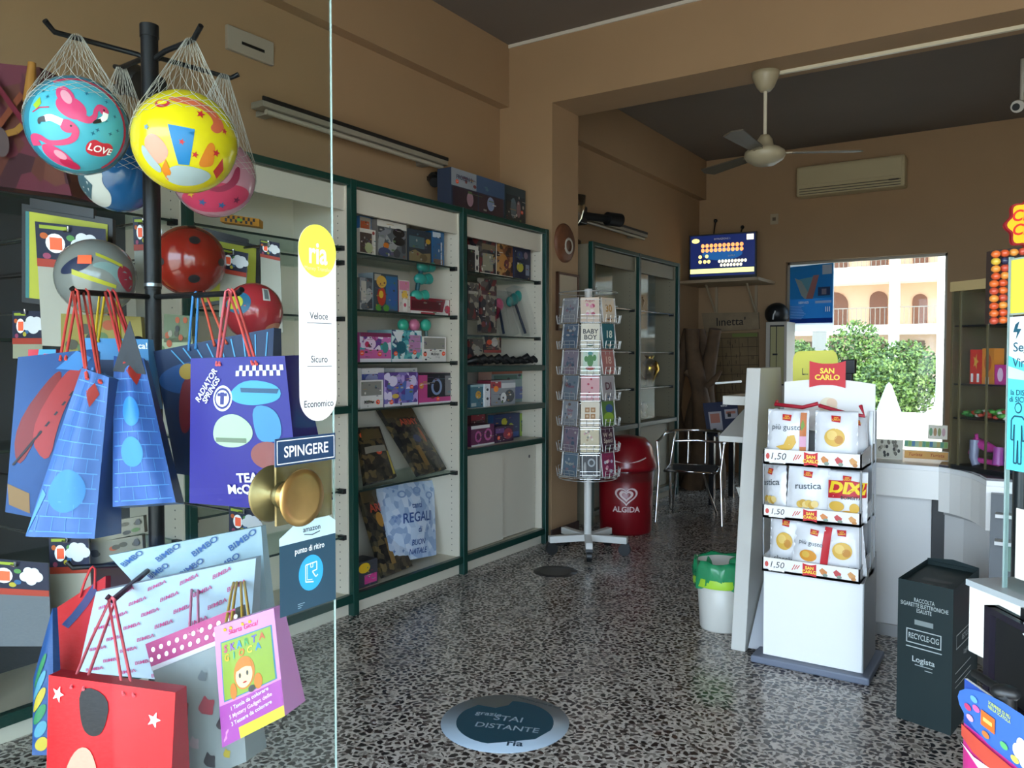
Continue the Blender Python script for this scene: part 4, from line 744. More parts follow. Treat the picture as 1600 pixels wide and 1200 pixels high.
# ================================================================ writing stand and waste bin
LG = mt('c9c7bf', .45); LGE = mt('dcd9cf', .4)
t = root('writing_stand', 'pale slip writing stand with tapered side panel left of the crisp display', 'stand', (-1.35, 4.35, 0))
prof = [(3.905, 0), (4.12, 1.395), (4.5, 1.395), (4.62, .9), (4.5, 0)]
def extr(m, prof, x0, x1, mm):
    n = len(prof); m.add([(x0, y, z) for y, z in prof]+[(x1, y, z) for y, z in prof], [tuple(range(n)), tuple(range(2*n-1, n-1, -1))]+[(i, i+n, (i+1) % n+n, (i+1) % n) for i in range(n)], mm); return m
extr(M(), prof, -1.262, -1.19, LG).obj('side_panel', t, .004)
M().box((-1.48, 4.4, 1.185), (-1.262, 4.72, 1.235), LGE).obj('top_shelf', t, .003)
extr(M(), [(4.2, 1.0), (4.7, 1.14), (4.7, 1.17), (4.2, 1.03)], -1.43, -1.262, LG).obj('slanted_desk', t)
m = M()
for z0, z1 in ((1.0, .72), (.62, .3)): m.add([(-1.262, 4.5, z0+.1), (-1.42, 4.5, z0+.1), (-1.262, 4.5, z1), (-1.262, 4.46, z0+.1), (-1.42, 4.46, z0+.1), (-1.262, 4.46, z1)], [(0, 1, 2), (5, 4, 3), (0, 3, 4, 1), (1, 4, 5, 2), (2, 5, 3, 0)], LG)
m.obj('gusset', t)
M().tube([(-1.45, 4.2, 1.31), (-1.29, 4.12, 1.325)], .006, PAPER).thing('pen', 'white pen sticking out at the left of the writing stand', 'pen')
extr(M(), [(4.0, 0), (3.92, .02), (4.18, .3), (4.22, .29), (4.05, .0)], -1.18, -1.06, mt('b9bcc2', .45)).thing('foot_plate', 'slanting grey foot plate on the floor between writing stand and crisp display', 'plate')
bx, by = -1.41, 4.2; t = root('waste_bin', 'white waste bin lined with a green bag beside the writing stand', 'bin', (bx, by, 0))
M().lathe((bx, by, 0), [(0, 0), (.105, 0), (.112, .01), (.135, .36), (.125, .36), (.105, .02), (0, .02)], mt('d9d6cd', .35), 36).obj('body', t)
GB = bpy.data.materials.new('green_bag'); GB.use_nodes = True; b = GB.node_tree.nodes['Principled BSDF']; b.inputs['Base Color'].default_value = lin('1f9a62'); b.inputs['Roughness'].default_value = .25; b.inputs['Alpha'].default_value = .78
m = M(); rnd = random.Random(2); N = 48; rs = [(.118, .2), (.122, .3), (.13, .368), (.142, .375), (.148, .34), (.15, .29), (.147, .255)]; vs = []
for j, (r, z) in enumerate(rs): vs += [(bx+(r+.008*math.sin(k*1.7+j)*(j > 2)+.006*math.sin(k*.9))*math.cos(2*PI*k/N), by+(r+.008*math.sin(k*1.7+j)*(j > 2))*math.sin(2*PI*k/N), z+(.03*math.sin(k*.55) if j > 4 else .006*math.sin(k*.8))) for k in range(N)]
m.add(vs, [(j*N+k, j*N+(k+1) % N, (j+1)*N+(k+1) % N, (j+1)*N+k) for j in range(len(rs)-1) for k in range(N)], GB, True)
kn = V((bx+.1, by-.06, .375)); m.ball(kn, .035, GB, 12, (1.2, 1, .9)).ball(kn+V((.04, .01, .04)), .035, GB, 12, (.8, .7, 1.3)).ball(kn+V((.03, -.02, -.04)), .04, GB, 12, (.9, .6, 1.4)); m.obj('bag_liner', t)
M().lathe((bx, by, 0), [(.149, .285), (.152, .262), (.149, .24)], mt('a8d63a', .4), 36).obj('bag_stripe', t)
# ================================================================ crisp display
ALU = mt('9a9da0', .3, .8); DGREY = mt('6d7484', .45); CARD = mt('f4f2ee', .5); BASEW = mt('f6f6f4', .4)
cx0, cx1, cyf = -1.085, -.64, 3.84
t = root('crisp_display', 'white floor display with three trays of crisp packets', 'display', ((cx0+cx1)/2, 4.0, 0))
M().box((cx0-.045, cyf-.05, 0), (cx1+.035, 4.2, .035), DGREY).obj('foot_plate', t, .008)
M().box((cx0, cyf, .035), (cx1, 4.16, .44), mt('a9abad', .45)).obj('base_cabinet', t); M().box((cx0+.004, cyf-.008, .038), (cx1-.004, cyf, .44), BASEW).obj('front_panel', t)
extr(M(), [(cyf, .44), (4.16, .44), (4.16, .52)], cx1-.012, cx1, mt('a9abad', .45)).obj('side_gusset', t)
for x in (cx0+.0, cx1-.016): M().box((x, 4.0, .44), (x+.016, 4.03, 1.2), ALU).box((x, 3.95, .44), (x+.016, 4.08, .46), ALU).obj('upright', t)
M().box((cx0, 4.1, .44), (cx1, 4.11, 1.2), mt('b3b5b8', .45)).obj('back_board', t)
LSN = ('SAN\nCARLO')
def logo(m, fr, u, v, w, hh, sz, h=.001):
    n = 8; pts = [(u-w+2*w*k/n, v+hh*(.78+.22*abs(2*k/n-1)**2)) for k in range(n+1)]+[(u+w-2*w*k/n, v-hh*(.78+.22*abs(1-2*k/n)**2)) for k in range(n+1)]
    m.poly(fr, pts, mt('d3202c', .5), h, .2); m.text(fr, LSN, u, v, sz, mt('ffe14a', .5), h+.0008, .035)
for i, (zf, zt) in enumerate(((.955, 1.025), (.705, .765), (.455, .52))):
    yf = 3.76; fr = Fr((cx0+.015, yf, zt), (cx1-.005, yf, zt), (cx1-.005, yf, zf), (cx0+.015, yf, zf))
    tr = M().box((cx0+.015, yf, zf), (cx1-.005, 4.1, zf+.012), mt('c6c7c6', .4)).obj('tray', t)
    s = M().slab(fr, .008, CARD, n=1); logo(s, fr, .5, .5, .07, .46, .3, .002)
    for u, c in ((.64, 'd98a4a'), (.78, 'c84a4a'), (.92, 'dca060')): s.poly(fr, [(u-.04, .6), (u-.01, .78), (u+.04, .55), (u+.03, .22), (u-.02, .35)], mt(c, .5), .002, .3); s.ell(fr, u+.02, .3, .025, .12, mt('8a9a8a' if u < .9 else 'c98a4a'), .0025, 12, 1)
    for k in range(3): s.line(fr, [(.32+k*.025, .35+k*.06), (.35+k*.025, .75)], .06, mt('d2574a'), .002)
    s.ell(fr, .05, .55, .02, .2, mt('d0524a'), .002, 12, 1); s.rect(fr, .07, .1, .24, .95, mt('faf9f6', .5), .0022); s.text(fr, '1,50', .155, .55, .62, BLK, .003, .0, .2); s.rect(fr, .1, .06, .22, .12, BLK, .003); s.obj('price_strip', tr)
    for x in (cx0+.015, cx1-.011): extr(M(), [(yf, zf), (4.1, zf), (4.1, zf+.1), (yf, zt)], x, x+.006, mt('bfc0c0', .4)).obj('tray_side', tr)
for x in (cx0+.01, cx1-.01): M().tube([(x, 3.78, 1.0), (x, 3.8, .46)], .005, ALU, 6).obj('support_rod', t)
fr = Fr((-1.045, 4.02, 1.345), (-.635, 4.02, 1.345), (-.635, 4.02, 1.05), (-1.045, 4.02, 1.12)); t2 = root('header_card', 'white header card with red brand logo standing on the crisp display', 'sign', (-.85, 4.02, 1.05))
hp = [(0, 0), (1, 0), (1, .93)]+[(1-k/12, .93+.07*math.sin(PI*k/12)) for k in range(1, 12)]+[(0, .93)]
m = M(); m.poly(fr, hp, CARD, 0, .5).poly(fr, hp[::-1], CARD, -.006, .5); m.ell(fr, .5, .5, .1, .17, mt('f4e6c8', .6), .001).ell(fr, .54, .57, .06, .09, mt('f1d3b4', .6), .0014); m.obj('card', t2)
m = M(); f2 = Fr((-.925, 4.01, 1.432), (-.762, 4.01, 1.432), (-.762, 4.01, 1.305), (-.925, 4.01, 1.305)); logo(m, f2, .5, .5, .5, .5, .27, .004); m.slab(Fr(f2.p(.02, .9), f2.p(.98, .9), f2.p(.98, .1), f2.p(.02, .1)), .005, mt('d3202c', .5), n=1); m.obj('logo_plate', t2)
# crisp packets
BAGM = mt('e9eaec', .3, .0, .02, 30, 0, .3); CHIP = mt('e0b44a', .5); CHIP2 = mt('c98a2a', .5)
def packet(label, x, z, w, h, y, style, rz=0, tilt=.06, lean=0):
    t = root('crisp_packet', label, 'crisps', (x, y, z), 'crisp packets in the display trays')
    def P(u, v): 
        q = V(((u-.5)*w, tilt*v*h, v*h)); q = V((q.x*math.cos(lean)-q.z*math.sin(lean), q.y, q.x*math.sin(lean)+q.z*math.cos(lean)))
        c, s = math.cos(rz), math.sin(rz); return V((x+q.x*c-q.y*s, y+q.x*s+q.y*c, z+q.z))
    fr = Fr(P(0, 1), P(1, 1), P(1, 0), P(0, 0), .035, .55)
    n = 12; g = [[fr.p(i/n, j/n, .007*math.sin(i*2.1+j*3.3+x*40)*(0 < j < n)+.004*math.sin(i*1.1-j*2.7+z*30)*(0 < j < n)) for i in range(n+1)] for j in range(n+1)]
    bk = Fr(P(1, 1), P(0, 1), P(0, 0), P(1, 0), .035, .55); b = [[bk.p(1-i/n, j/n, -.002) for i in range(n+1)] for j in range(n+1)]
    M()._shell(g, b, n, n, BAGM, BAGM, BAGM).obj('bag', t)
    m = M(); hh = .009
    m.poly(fr, [(.4, .80), (.6, .78), (.61, .9), (.39, .91)], RED, hh, .06); m.text(fr, 'SAN\nCARLO', .5, .85, .042, mt('ffd84a'), hh+.001, .02)
    TX = mt('3d4a52', .5)
    if style == 'gusto':
        m.text(fr, 'più gusto', .5, .66, .15, TX, hh); m.poly(fr, [(.25, .28), (.45, .33), (.55, .5), (.7, .52), (.75, .38), (.65, .25), (.45, .2)], CHIP, hh, .06); m.rect(fr, .82, .02, .96, .95, mt('c9743a', .5), hh, 8); m.rect(fr, .82, .3, .96, .5, mt('e0a8c0'), hh+.001, 3); m.poly(fr, [(.86, .6), (.93, .7), (.88, .82), (.84, .72)], mt('7a9a3a'), hh+.001, .1); m.ell(fr, .5, .07, .2, .05, mt('8fa86a'), hh)
    elif style == 'gusto_red':
        m.text(fr, 'più gusto', .45, .62, .13, TX, hh); m.ell(fr, .42, .36, .22, .12, mt('dc962e'), hh).ell(fr, .36, .38, .1, .07, CHIP, hh+.001); m.rect(fr, .74, .0, .92, 1, mt('c4202c'), hh, 8); m.rect(fr, .02, .0, .74, .09, mt('c4202c'), hh, 6)
    elif style == 'classica':
        m.ell(fr, .48, .5, .24, .17, CHIP, hh).ell(fr, .42, .54, .12, .09, mt('ecca70'), hh+.001).ell(fr, .58, .46, .1, .08, CHIP2, hh+.001); m.text(fr, 'classica', .5, .14, .16, mt('5c676d'), hh)
    elif style == 'rustica':
        m.text(fr, 'rustica', .52, .62, .18, TX, hh, .005, 0, .1)
        for k in range(6): m.ell(fr, .36+k*.07, .26+.03*(k % 2), .09, .07, mt(('e0bc5c', 'd1a544', 'ead08a')[k % 3]), hh+.0005*k, 14, 2)
    elif style == 'dixi':
        m.poly(fr, [(.02, .45), (.98, .5), (.98, .78), (.6, .82), (.02, .8)], mt('c41a2a'), hh, .07); m.text(fr, 'DIXI', .5, .66, .3, mt('f5d42a'), hh+.002, .05, .15, 0, 1.15); m.text(fr, 'BOMBITA', .62, .48, .09, BLK, hh+.002, .02)
        m.ell(fr, .25, .3, .2, .1, CHIP, hh).ell(fr, .55, .15, .2, .08, mt('dfa63a'), hh).ell(fr, .7, .28, .12, .1, CHIP, hh+.001)
    m.obj('print', t)
    for v in (.985, .015): M().rect(fr, 0, v-.015, 1, v+.015, mt('dfe1e4', .3, .3), .004, 8).obj('crimped_edge', t)
    return t
packet('white crisp packet with brown vertical stripe, left on the top tray', -.975, .967, .185, .24, 3.82, 'gusto', 0, .05)
packet('white crisp packet with one round chip, right on the top tray', -.765, .967, .18, .24, 3.83, 'classica', .1, .08)
packet('crumpled silver crisp packet at the far right edge of the top tray', -.69, .967, .1, .21, 3.93, 'plain', .5, .2)
packet('half turned white crisp packet at the left of the middle tray', -1.035, .717, .15, .23, 3.85, 'rustica', -.6, .03, .05)
packet('white crisp packet with stacked chips in the centre of the middle tray', -.885, .717, .18, .235, 3.81, 'rustica', .05, .06, -.04)
packet('red and yellow crisp packet with bold slanted lettering, right on the middle tray', -.71, .717, .165, .225, 3.81, 'dixi', .05, .06)
packet('tall white crisp packet at the left of the bottom tray', -.985, .467, .16, .24, 3.87, 'classica', -.05, .04)
packet('crisp packet with a red vertical stripe in the centre of the bottom tray', -.865, .467, .17, .22, 3.81, 'gusto_red', .05, .06, -.1)
packet('crumpled white crisp packet at the right of the bottom tray', -.715, .467, .175, .225, 3.83, 'classica', .1, .1, .1)
M().tube([(-1.06, 3.95, 1.235), (-1.055, 3.9, 1.225), (-.93, 3.9, 1.215), (-.86, 3.9, 1.235)], .009, mt('b01a30'), 8).thing('red_packet', 'dark red packet edge behind the brown striped packet on the top tray', 'crisps')
M().tube([(-.86, 3.92, 1.225), (-.74, 3.9, 1.195), (-.66, 3.9, 1.185), (-.68, 3.92, 1.23)], .009, mt('b01a30'), 8).thing('red_packet', 'dark red packet edge behind the one chip packet on the top tray', 'crisps')
# ================================================================ counter
t = root('shop_counter', 'white shop counter with overhanging top band and grey curved end', 'counter', (-.6, 4.8, 0))
def prism(pl, z0, z1, mm): n = len(pl); return M().add([(x, y, z0) for x, y in pl]+[(x, y, z1) for x, y in pl], [tuple(range(n-1, -1, -1)), tuple(range(n, 2*n))]+[(i, (i+1) % n, (i+1) % n+n, i+n) for i in range(n)], mm)
curve = [(-.41, 4.46), (-.36, 4.43), (-.31, 4.37), (-.26, 4.29), (-.22, 4.19), (-.19, 4.08)]
prism([(-1.17, 4.5), (-.41, 4.46)]+curve[1:]+[(.3, 4.08), (.3, 5.2), (-1.17, 5.2)], .885, .91, mt('e6e6e4', .3)).obj('worktop', t, .002)
prism([(-1.17, 4.5), (-.41, 4.46), (-.41, 4.9), (-1.17, 4.9)], .745, .885, LAM).obj('front_band', t)
prism(curve+[(.25, 4.08), (.25, 4.9), (-.41, 4.9)], .69, .885, LAM).obj('curved_band', t)
prism([(-1.16, 4.6), (-.45, 4.56), (-.45, 4.9), (-1.16, 4.9)], .0, .745, mt('dddbd8', .4)).obj('lower_panel', t); M().box((-1.16, 4.545, 0), (-.45, 4.56, .06), mt('a9a8a6', .4)).obj('kick_board', t)
M().box((-.45, 4.58, 0), (-.39, 4.64, .745), BLK).obj('corner_gap', t)
prism([(-.39, 4.56), (-.3, 4.48), (-.23, 4.38), (-.18, 4.3), (.2, 4.3), (.2, 4.9), (-.39, 4.9)], 0, .66, mt('dddbd8', .4)).obj('curved_panel', t)
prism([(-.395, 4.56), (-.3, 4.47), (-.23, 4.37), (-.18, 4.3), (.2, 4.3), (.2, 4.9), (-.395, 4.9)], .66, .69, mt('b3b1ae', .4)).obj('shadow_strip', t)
prism([(-.41, 4.46)]+curve[1:]+[(.3, 4.08), (.3, 4.6), (-.41, 4.6)], .911, .921, mt('4d4a52', .25)).obj('grey_top', t)
# magazine rack at the counter end
t = root('magazine_rack', 'dark slanted rack with pale ledges at the right end of the counter', 'rack', (.05, 3.95, 0))
extr(M(), [(3.92, .25), (4.02, .25), (4.14, .86), (4.04, .86)], -.17, .32, DARKPL).obj('back_panel', t)
for z, y in ((.32, 3.88), (.66, 3.96), (.77, 3.99)): M().box((-.15, y-.03, z), (.3, y+.06, z+.015), mt('cfd0ce', .4)).obj('ledge', t)
for s in (0,): M().box((-.15, 3.9, 0), (.3, 4.02, .25), mt('8d8a88', .5)).obj('foot', t)
for k, (x, z, c, l) in enumerate(((-.13, .34, '9a4a5a', 'reddish magazine on the lowest ledge of the slanted rack'), (-.02, .34, '7a6a74', 'mauve magazine on the lowest ledge of the slanted rack'), (-.1, .55, '5a7a68', 'greenish magazine in the middle of the slanted rack'))):
    f = Fr((x, 3.935+.05*k/2, z+.11), (x+.1, 3.935+.05*k/2, z+.11), (x+.1, 3.915+.04*k/2, z), (x, 3.915+.04*k/2, z)); m = M().slab(f, .006, mt(c, .4), PAPER, 1); m.rect(f, .1, .6, .9, .85, mt('b9aeb0')); m.ell(f, .5, .35, .3, .2, mt('7d4a5c')); m.thing('magazine', l, 'magazine')
# poster on the rear window, tickets and signs standing on the counter
q0, q1 = at(1231, 415, 'y', 10.07), at(1302, 506, 'y', 10.07)
fr = Fr((q0.x, 10.085, q0.z), (q1.x, 10.085, q0.z+.025), (q1.x, 10.085, q1.z), (q0.x, 10.085, q1.z)); m = M().slab(fr, .001, sheet('eef3f6'), n=1)
PB = sheet('2f78b4'); m.rect(fr, 0, -.12, 1, 0, sheet('f4f4f0'), 0); m.rect(fr, .02, .02, .98, .97, PB); m.rect(fr, .02, .42, .98, .97, sheet('3f97c4'), .0012); m.rect(fr, .02, .02, .98, .1, sheet('2a4fa0'), .0012)
m.poly(fr, [(.15, .78), (.3, .72), (.5, .45), (.38, .42), (.3, .48)], sheet('b9c2b4'), .0018, .2); m.poly(fr, [(.56, .8), (.68, .8), (.55, .42), (.4, .42)], sheet('c98a7a'), .002, .2); m.poly(fr, [(.24, .75), (.56, .78), (.48, .5), (.38, .48)], sheet('7fb8bc'), .0016, .2)
m.rect(fr, .75, .8, .95, .95, sheet('d9e0dc'), .002); m.rect(fr, .66, .46, .92, .6, sheet('4a5a78'), .002); m.rect(fr, .74, .48, .84, .57, sheet('a9a0a8'), .0024); m.rect(fr, .6, .34, .95, .38, sheet('d9e3ee'), .002)
for k in range(9): m.rect(fr, .06, .30-k*.026, .3+.1*random.random(), .31-k*.026, sheet('a9c3e0'), .002)
for k in range(3): m.rect(fr, .82+k*.04, .2, .84+k*.04, .28, PAPER, .002)
m.text(fr, 'SERVIZI', .35, .36, .05, PAPER, .002, .01); m.thing('poster', 'blue service poster stuck to the upper left of the rear window', 'poster')
def tick(px, py, px1, py1, lab, marks, base='e9e4d4', nm='ticket_strip'):
    a, b = at(px, py, 'y', 4.66), at(px1, py1, 'y', 4.66); z0 = max(.912, b.z); fr = Fr((a.x, 4.675, a.z), (b.x, 4.675, a.z), (b.x, 4.66, z0), (a.x, 4.66, z0)); m = M().slab(fr, .004, mt(base, .5), n=1); marks(m, fr); m.thing(nm, lab, 'ticket')
def mm1(m, fr):
    for k in range(26): m.ell(fr, random.uniform(.1, .9), random.uniform(.15, .9), .05, .1, mt(random.choice(('3d3b36', '6d685c', 'a39d8c'))), .001+.0001*k, 10, 1)
def mm2(cs):
    def g(m, fr):
        for k in range(12): m.rect(fr, .01+k*.082, .08, .085+k*.082, .92, mt(cs[k % len(cs)]), .001)
    return g
tick(1366, 686, 1410, 719, 'pale ticket strip with dark figures standing on the counter', mm1, 'c9c5b4')
tick(1413, 688, 1481, 701, 'green and blue scratch ticket strip standing on the counter', mm2(['6fa58c', '8fb56a', '5f86a8', 'a8c0a0', 'c9b87a']), 'b9c6a0')
tick(1413, 704, 1481, 719, 'orange scratch ticket strip with red script, lowest on the counter', lambda m, fr: [m.text(fr, 'Turista', .25+.5*k, .5, .6, mt('b5522e'), .001, .01, .2) for k in range(2)], 'dfa860')
tick(1450, 664, 1480, 687, 'small pale card with green figures standing highest on the counter by the cabinet', lambda m, fr: [m.ell(fr, .15+.22*k, .5, .09, .3, mt(('6d9a6a', 'b58a5a', '8f9a5a', 'c9a0a0')[k]), .001, 12, 1) for k in range(4)], 'e3dcc8')
fr = Fr(at(1239, 549, 'y', 4.5), at(1309, 547, 'y', 4.5), at(1309, 640, 'y', 4.5), at(1239, 640, 'y', 4.5)); fr.c[2].z = fr.c[3].z = .92
def rr(fr, r=.1):
    a = fr.h/fr.w; P = []
    for cx, cy, s in ((1-r*a, 1-r, 0), (r*a, 1-r, 1), (r*a, r, 2), (1-r*a, r, 3)): P += [(cx+r*a*math.cos(PI/2*s+k*PI/10), cy+r*math.sin(PI/2*s+k*PI/10)) for k in range(6)]
    return P
m = M(); m.poly(fr, rr(fr), mt('f0ea5a', .45), .0, .4).poly(fr, rr(fr)[::-1], mt('d9d24a'), -.008, .4); m.text(fr, 'L...', .28, .80, .09, BLK, .002, .01); m.thing('counter_sign', 'yellow rounded sign standing on the counter behind the header card', 'sign')
p = at(1326, 572, 'y', 4.55); M().box((p.x-.02, 4.53, .92), (p.x+.02, 4.57, p.z+.03), BLK).box((p.x-.035, 4.525, p.z-.04), (p.x+.035, 4.575, p.z+.035), BLK).thing('card_reader', 'black card terminal on a stem behind the header card', 'terminal', bevel=.004)
# glass display cabinet on the counter end
A_, B_ = V((-.36, 4.36, .921)), V((.1, 3.98, .921)); dv = (B_-A_).normalized(); nv = V((dv.y, -dv.x, 0)); nb = -nv; HT = 1.805; BR = mt('5a5038', .4)
t = root('display_cabinet', 'dark glass cabinet on the grey counter end with toys and sweets on three shelves', 'cabinet', A_)
def bp(a, b, z): return A_+dv*a+nb*b+V((0, 0, z-.921))
Lc = (B_-A_).length; D = .34
def pbox(m, a0, a1, b0, b1, z0, z1, mm): 
    vs = [bp(a, b, z) for z in (z0, z1) for a, b in ((a0, b0), (a1, b0), (a1, b1), (a0, b1))]; return m.add(vs, [(0, 3, 2, 1), (4, 5, 6, 7), (0, 1, 5, 4), (1, 2, 6, 5), (2, 3, 7, 6), (3, 0, 4, 7)], mm)
pbox(M(), 0, Lc, D, D+.015, .921, HT, BR).obj('back_panel', t); pbox(M(), 0, .012, 0, D, .921, HT, BR).obj('side_panel', t)
pbox(M(), 0, Lc, -.01, D, HT-.045, HT, mt('a58f62', .5)).obj('cornice', t); pbox(M(), 0, Lc, 0, D, .921, .94, BLK).obj('base_board', t)
for z in (1.165, 1.325, 1.6): pbox(M(), .012, Lc, .01, D, z-.007, z, BLK).obj('shelf', t)
for a in (.05, .2): pbox(M(), a, a+.008, -.004, .004, .94, HT-.045, mt('6d654a', .3, .5)).obj('mullion', t)
pbox(M(), .012, Lc, -.002, .002, .94, HT-.045, PLASTIC).obj('glass_front', t)
def cabbox(a0, a1, b, z, h, c, lab, marks):
    f = Fr(bp(a0, b, z+h), bp(a1, b, z+h), bp(a1, b, z), bp(a0, b, z)); m = M().slab(f, .06, mt(c, .45), n=1); marks(m, f); m.thing('sweet_box', lab, 'sweets')
cabbox(.055, .12, .06, 1.325, .16, 'd2332a', 'red sweet carton on the upper shelf of the dark cabinet', lambda m, f: (m.star(f, .5, .65, .25, mt('d9a84a')), m.rect(f, .1, .05, .3, .3, PAPER), m.rect(f, .6, .05, .8, .3, PAPER)))
cabbox(.122, .185, .06, 1.325, .165, 'dd8a2e', 'orange sweet carton beside the red one in the dark cabinet', lambda m, f: (m.ell(f, .5, .6, .3, .25, mt('c05a2a')), m.rect(f, .3, 0, .6, .2, PAPER)))
cabbox(.19, .25, .06, 1.325, .09, 'c03a8a', 'magenta sweet carton right of the orange one in the dark cabinet', lambda m, f: m.ell(f, .5, .5, .25, .35, mt('e3c0d8')))
m = M(); rnd = random.Random(9); cols = [mt(c, .35) for c in ('3f8a3a', '58a848', '2e6a32', 'b8402e', 'd9cfc0')]
for k in range(110): a = rnd.uniform(.03, .34); q = bp(a, rnd.uniform(.04, .2), 1.165+rnd.uniform(.008, .02+.12*min(a, .3))); m.ball(q, rnd.uniform(.01, .017), cols[rnd.choice((0, 0, 1, 2, 3, 4) if a < .2 else (0, 1, 3, 3, 4, 3))], 6, (1.3, .8, .8))
o = m.thing('wrapped_sweets', 'heap of green and red wrapped sweets on the middle shelf of the cabinet', 'sweets'); o['kind'] = 'stuff'
PK = mt('c23a8f', .35); m = M(); m.tube([bp(.05, .08, .99), bp(.09, .08, 1.05), bp(.15, .08, 1.03), bp(.2, .08, 1.02)], [.014, .03, .024, .012], PK).tube([bp(.09, .06, 1.06), bp(.095, .05, .98), bp(.11, .05, .945)], [.022, .02, .018], mt('8a8fa8', .3)).tube([bp(.22, .06, 1.04), bp(.225, .05, .96)], [.02, .024], mt('a34a9a', .35)).tube([bp(.1, .06, .97), bp(.22, .06, .965)], .013, PK).tube([bp(.095, .07, 1.05), bp(.098, .06, 1.09)], .008, PK); m.thing('toy_car', 'pink and purple toy on the floor of the dark cabinet', 'toy')
cabbox(.24, .34, .09, .941, .1, '2a4a8a', 'blue carton beside the pink toy in the dark cabinet', lambda m, f: m.rect(f, .1, .4, .6, .6, mt('7d9ac9')))
# lollipop stand behind the right hand glass
lp0 = dp(1562, 505, 2.3); t = root('lollipop_stand', 'lollipop stand topped by a yellow flower sign, cut by the right edge', 'display', (lp0.x+.05, lp0.y, .921)); SR = RT
def lf(px, py, d=2.3): return dp(px, py, d)
fr = Fr(lf(1548, 392), lf(1640, 380), lf(1640, 502), lf(1545, 506)); M().slab(fr, .02, mt('3a2c26', .5), n=1).obj('board', t)
M().tube([lf(1600, 500, 2.32), V((lf(1600, 500, 2.32).x, lf(1600, 500, 2.32).y, .0))], .02, DARKPL).obj('pole', t)
fs = Fr(lf(1572, 312, 2.28), lf(1652, 302, 2.28), lf(1652, 388, 2.28), lf(1572, 392, 2.28)); m = M()
def flower(r): return [(.5+r*(1+.10*math.cos(8*x))*math.cos(x), .5+r*(1+.10*math.cos(8*x))*math.sin(x)) for x in [2*PI*k/64 for k in range(64)]]
m.poly(fs, flower(.48), mt('8f1a1e', .4), 0, .2).poly(fs, flower(.48)[::-1], mt('8f1a1e'), -.01, .2).poly(fs, flower(.44), mt('f0b41e', .4), .001, .2); m.text(fs, 'Chupa\nChups', .5, .52, .3, mt('d3201e'), .002, .02, .2)
m.obj('flower_sign', t); M().tube([lf(1612, 388, 2.28), lf(1612, 400, 2.29)], .012, mt('a02a2a')).obj('sign_stem', t)
for r in range(10):
    for c in range(4):
        if c > 1 and r > 0: continue
        px = 1556+c*14-(3 if r > 3 else 0); py = 397+r*11.6-c*1.3; p = lf(px, py, 2.27); col = ('d2662e', 'c4502a', 'd98a3a', 'b84a34')[(r*3+c) % 4] if r != 1 else ('c9a83a', '2a3048')[c % 2]
        m = M().ball(p, .0125, mt(col, .25), 12, (1, 1, .85)); m.thing('lollipop', f'{"orange" if r != 1 else "dark and yellow"} lollipop, {["first", "second", "third", "fourth"][c]} from left, row {r+1} from top of the stand', 'lollipop', 'lollipops on the stand')
# ================================================================ right hand side: recycling box, side counter, glass screen, hanging packs
k0, k1, k2 = V((-.462, 3.53, 0)), V((-.262, 3.465, 0)), V((-.2, 3.87, 0)); k3 = k0+(k2-k1); DGn = mt('182a2b', .55, 0, .06, 9)
t = root('recycling_box', 'dark green cardboard box collecting spent electronic cigarettes', 'box', (-.33, 3.68, 0)); zc = .565; ph = V((0, 0, zc))
m = M(); b4 = [k0, k1, k2, k3]; m.add([p for p in b4]+[p+ph for p in b4], [(3, 2, 1, 0)]+[(i, (i+1) % 4, (i+1) % 4+4, i+4) for i in range(4)], DGn); m.obj('carton', t)
m = M(); ins = [b*.97+(k0+k2)*.5*.03 for b in b4]; m.add([p+V((0, 0, zc-.004)) for p in b4]+[p+V((0, 0, zc-.004)) for p in ins]+[p+V((0, 0, zc-.02)) for p in ins], [(i, (i+1) % 4, (i+1) % 4+4, i+4) for i in range(4)]+[(i+4, (i+1) % 4+4, (i+1) % 4+8, i+8) for i in range(4)]+[(8, 9, 10, 11)], DGn)
ft = Fr(ins[3]+V((0, 0, zc-.02)), ins[2]+V((0, 0, zc-.02)), ins[1]+V((0, 0, zc-.02)), ins[0]+V((0, 0, zc-.02))); m.rect(ft, .25, .3, .8, .42, BLK, .001); m.rect(ft, .3, .12, .55, .2, BLK, .001); m.obj('lid', t)
m = M().add([k3+ph, k2+ph, k2+ph*1.01+V((.0, -.01, .0)), (k3+k2)/2+ph+V((0, 0, .018)), k3+ph*1.01], [(0, 1, 2, 3, 4)], DGn); m.obj('flap', t)
fr = Fr(k0+ph, k1+ph, k1, k0); m = M(); PT = mt('b8c2c0', .5)
m.text(fr, 'RACCOLTA\nSIGARETTE ELETTRONICHE\nESAUSTE', .49, .835, .04, PT, .002, .008, 0, 0, .66); m.rect(fr, .32, .70, .66, .735, mt('8a9492', .4), .002); m.text(fr, 'RECYCLE-CIG', .49, .615, .055, PT, .002, .012, 0, 0, .62)
def frame(m, fr, u0, v0, u1, v1, w, mm, h=.002):
    a = fr.h/fr.w; m.rect(fr, u0, v0, u1, v0+w, mm, h); m.rect(fr, u0, v1-w, u1, v1, mm, h); m.rect(fr, u0, v0, u0+w*a, v1, mm, h); m.rect(fr, u1-w*a, v0, u1, v1, mm, h)
frame(m, fr, .17, .565, .81, .665, .007, PT); m.rect(fr, .17, .535, .82, .542, PT, .002); m.text(fr, 'Logista', .49, .455, .055, PT, .002, .015); m.rect(fr, .34, .415, .66, .42, PT, .002); m.rect(fr, .52, .39, .66, .395, PT, .002)
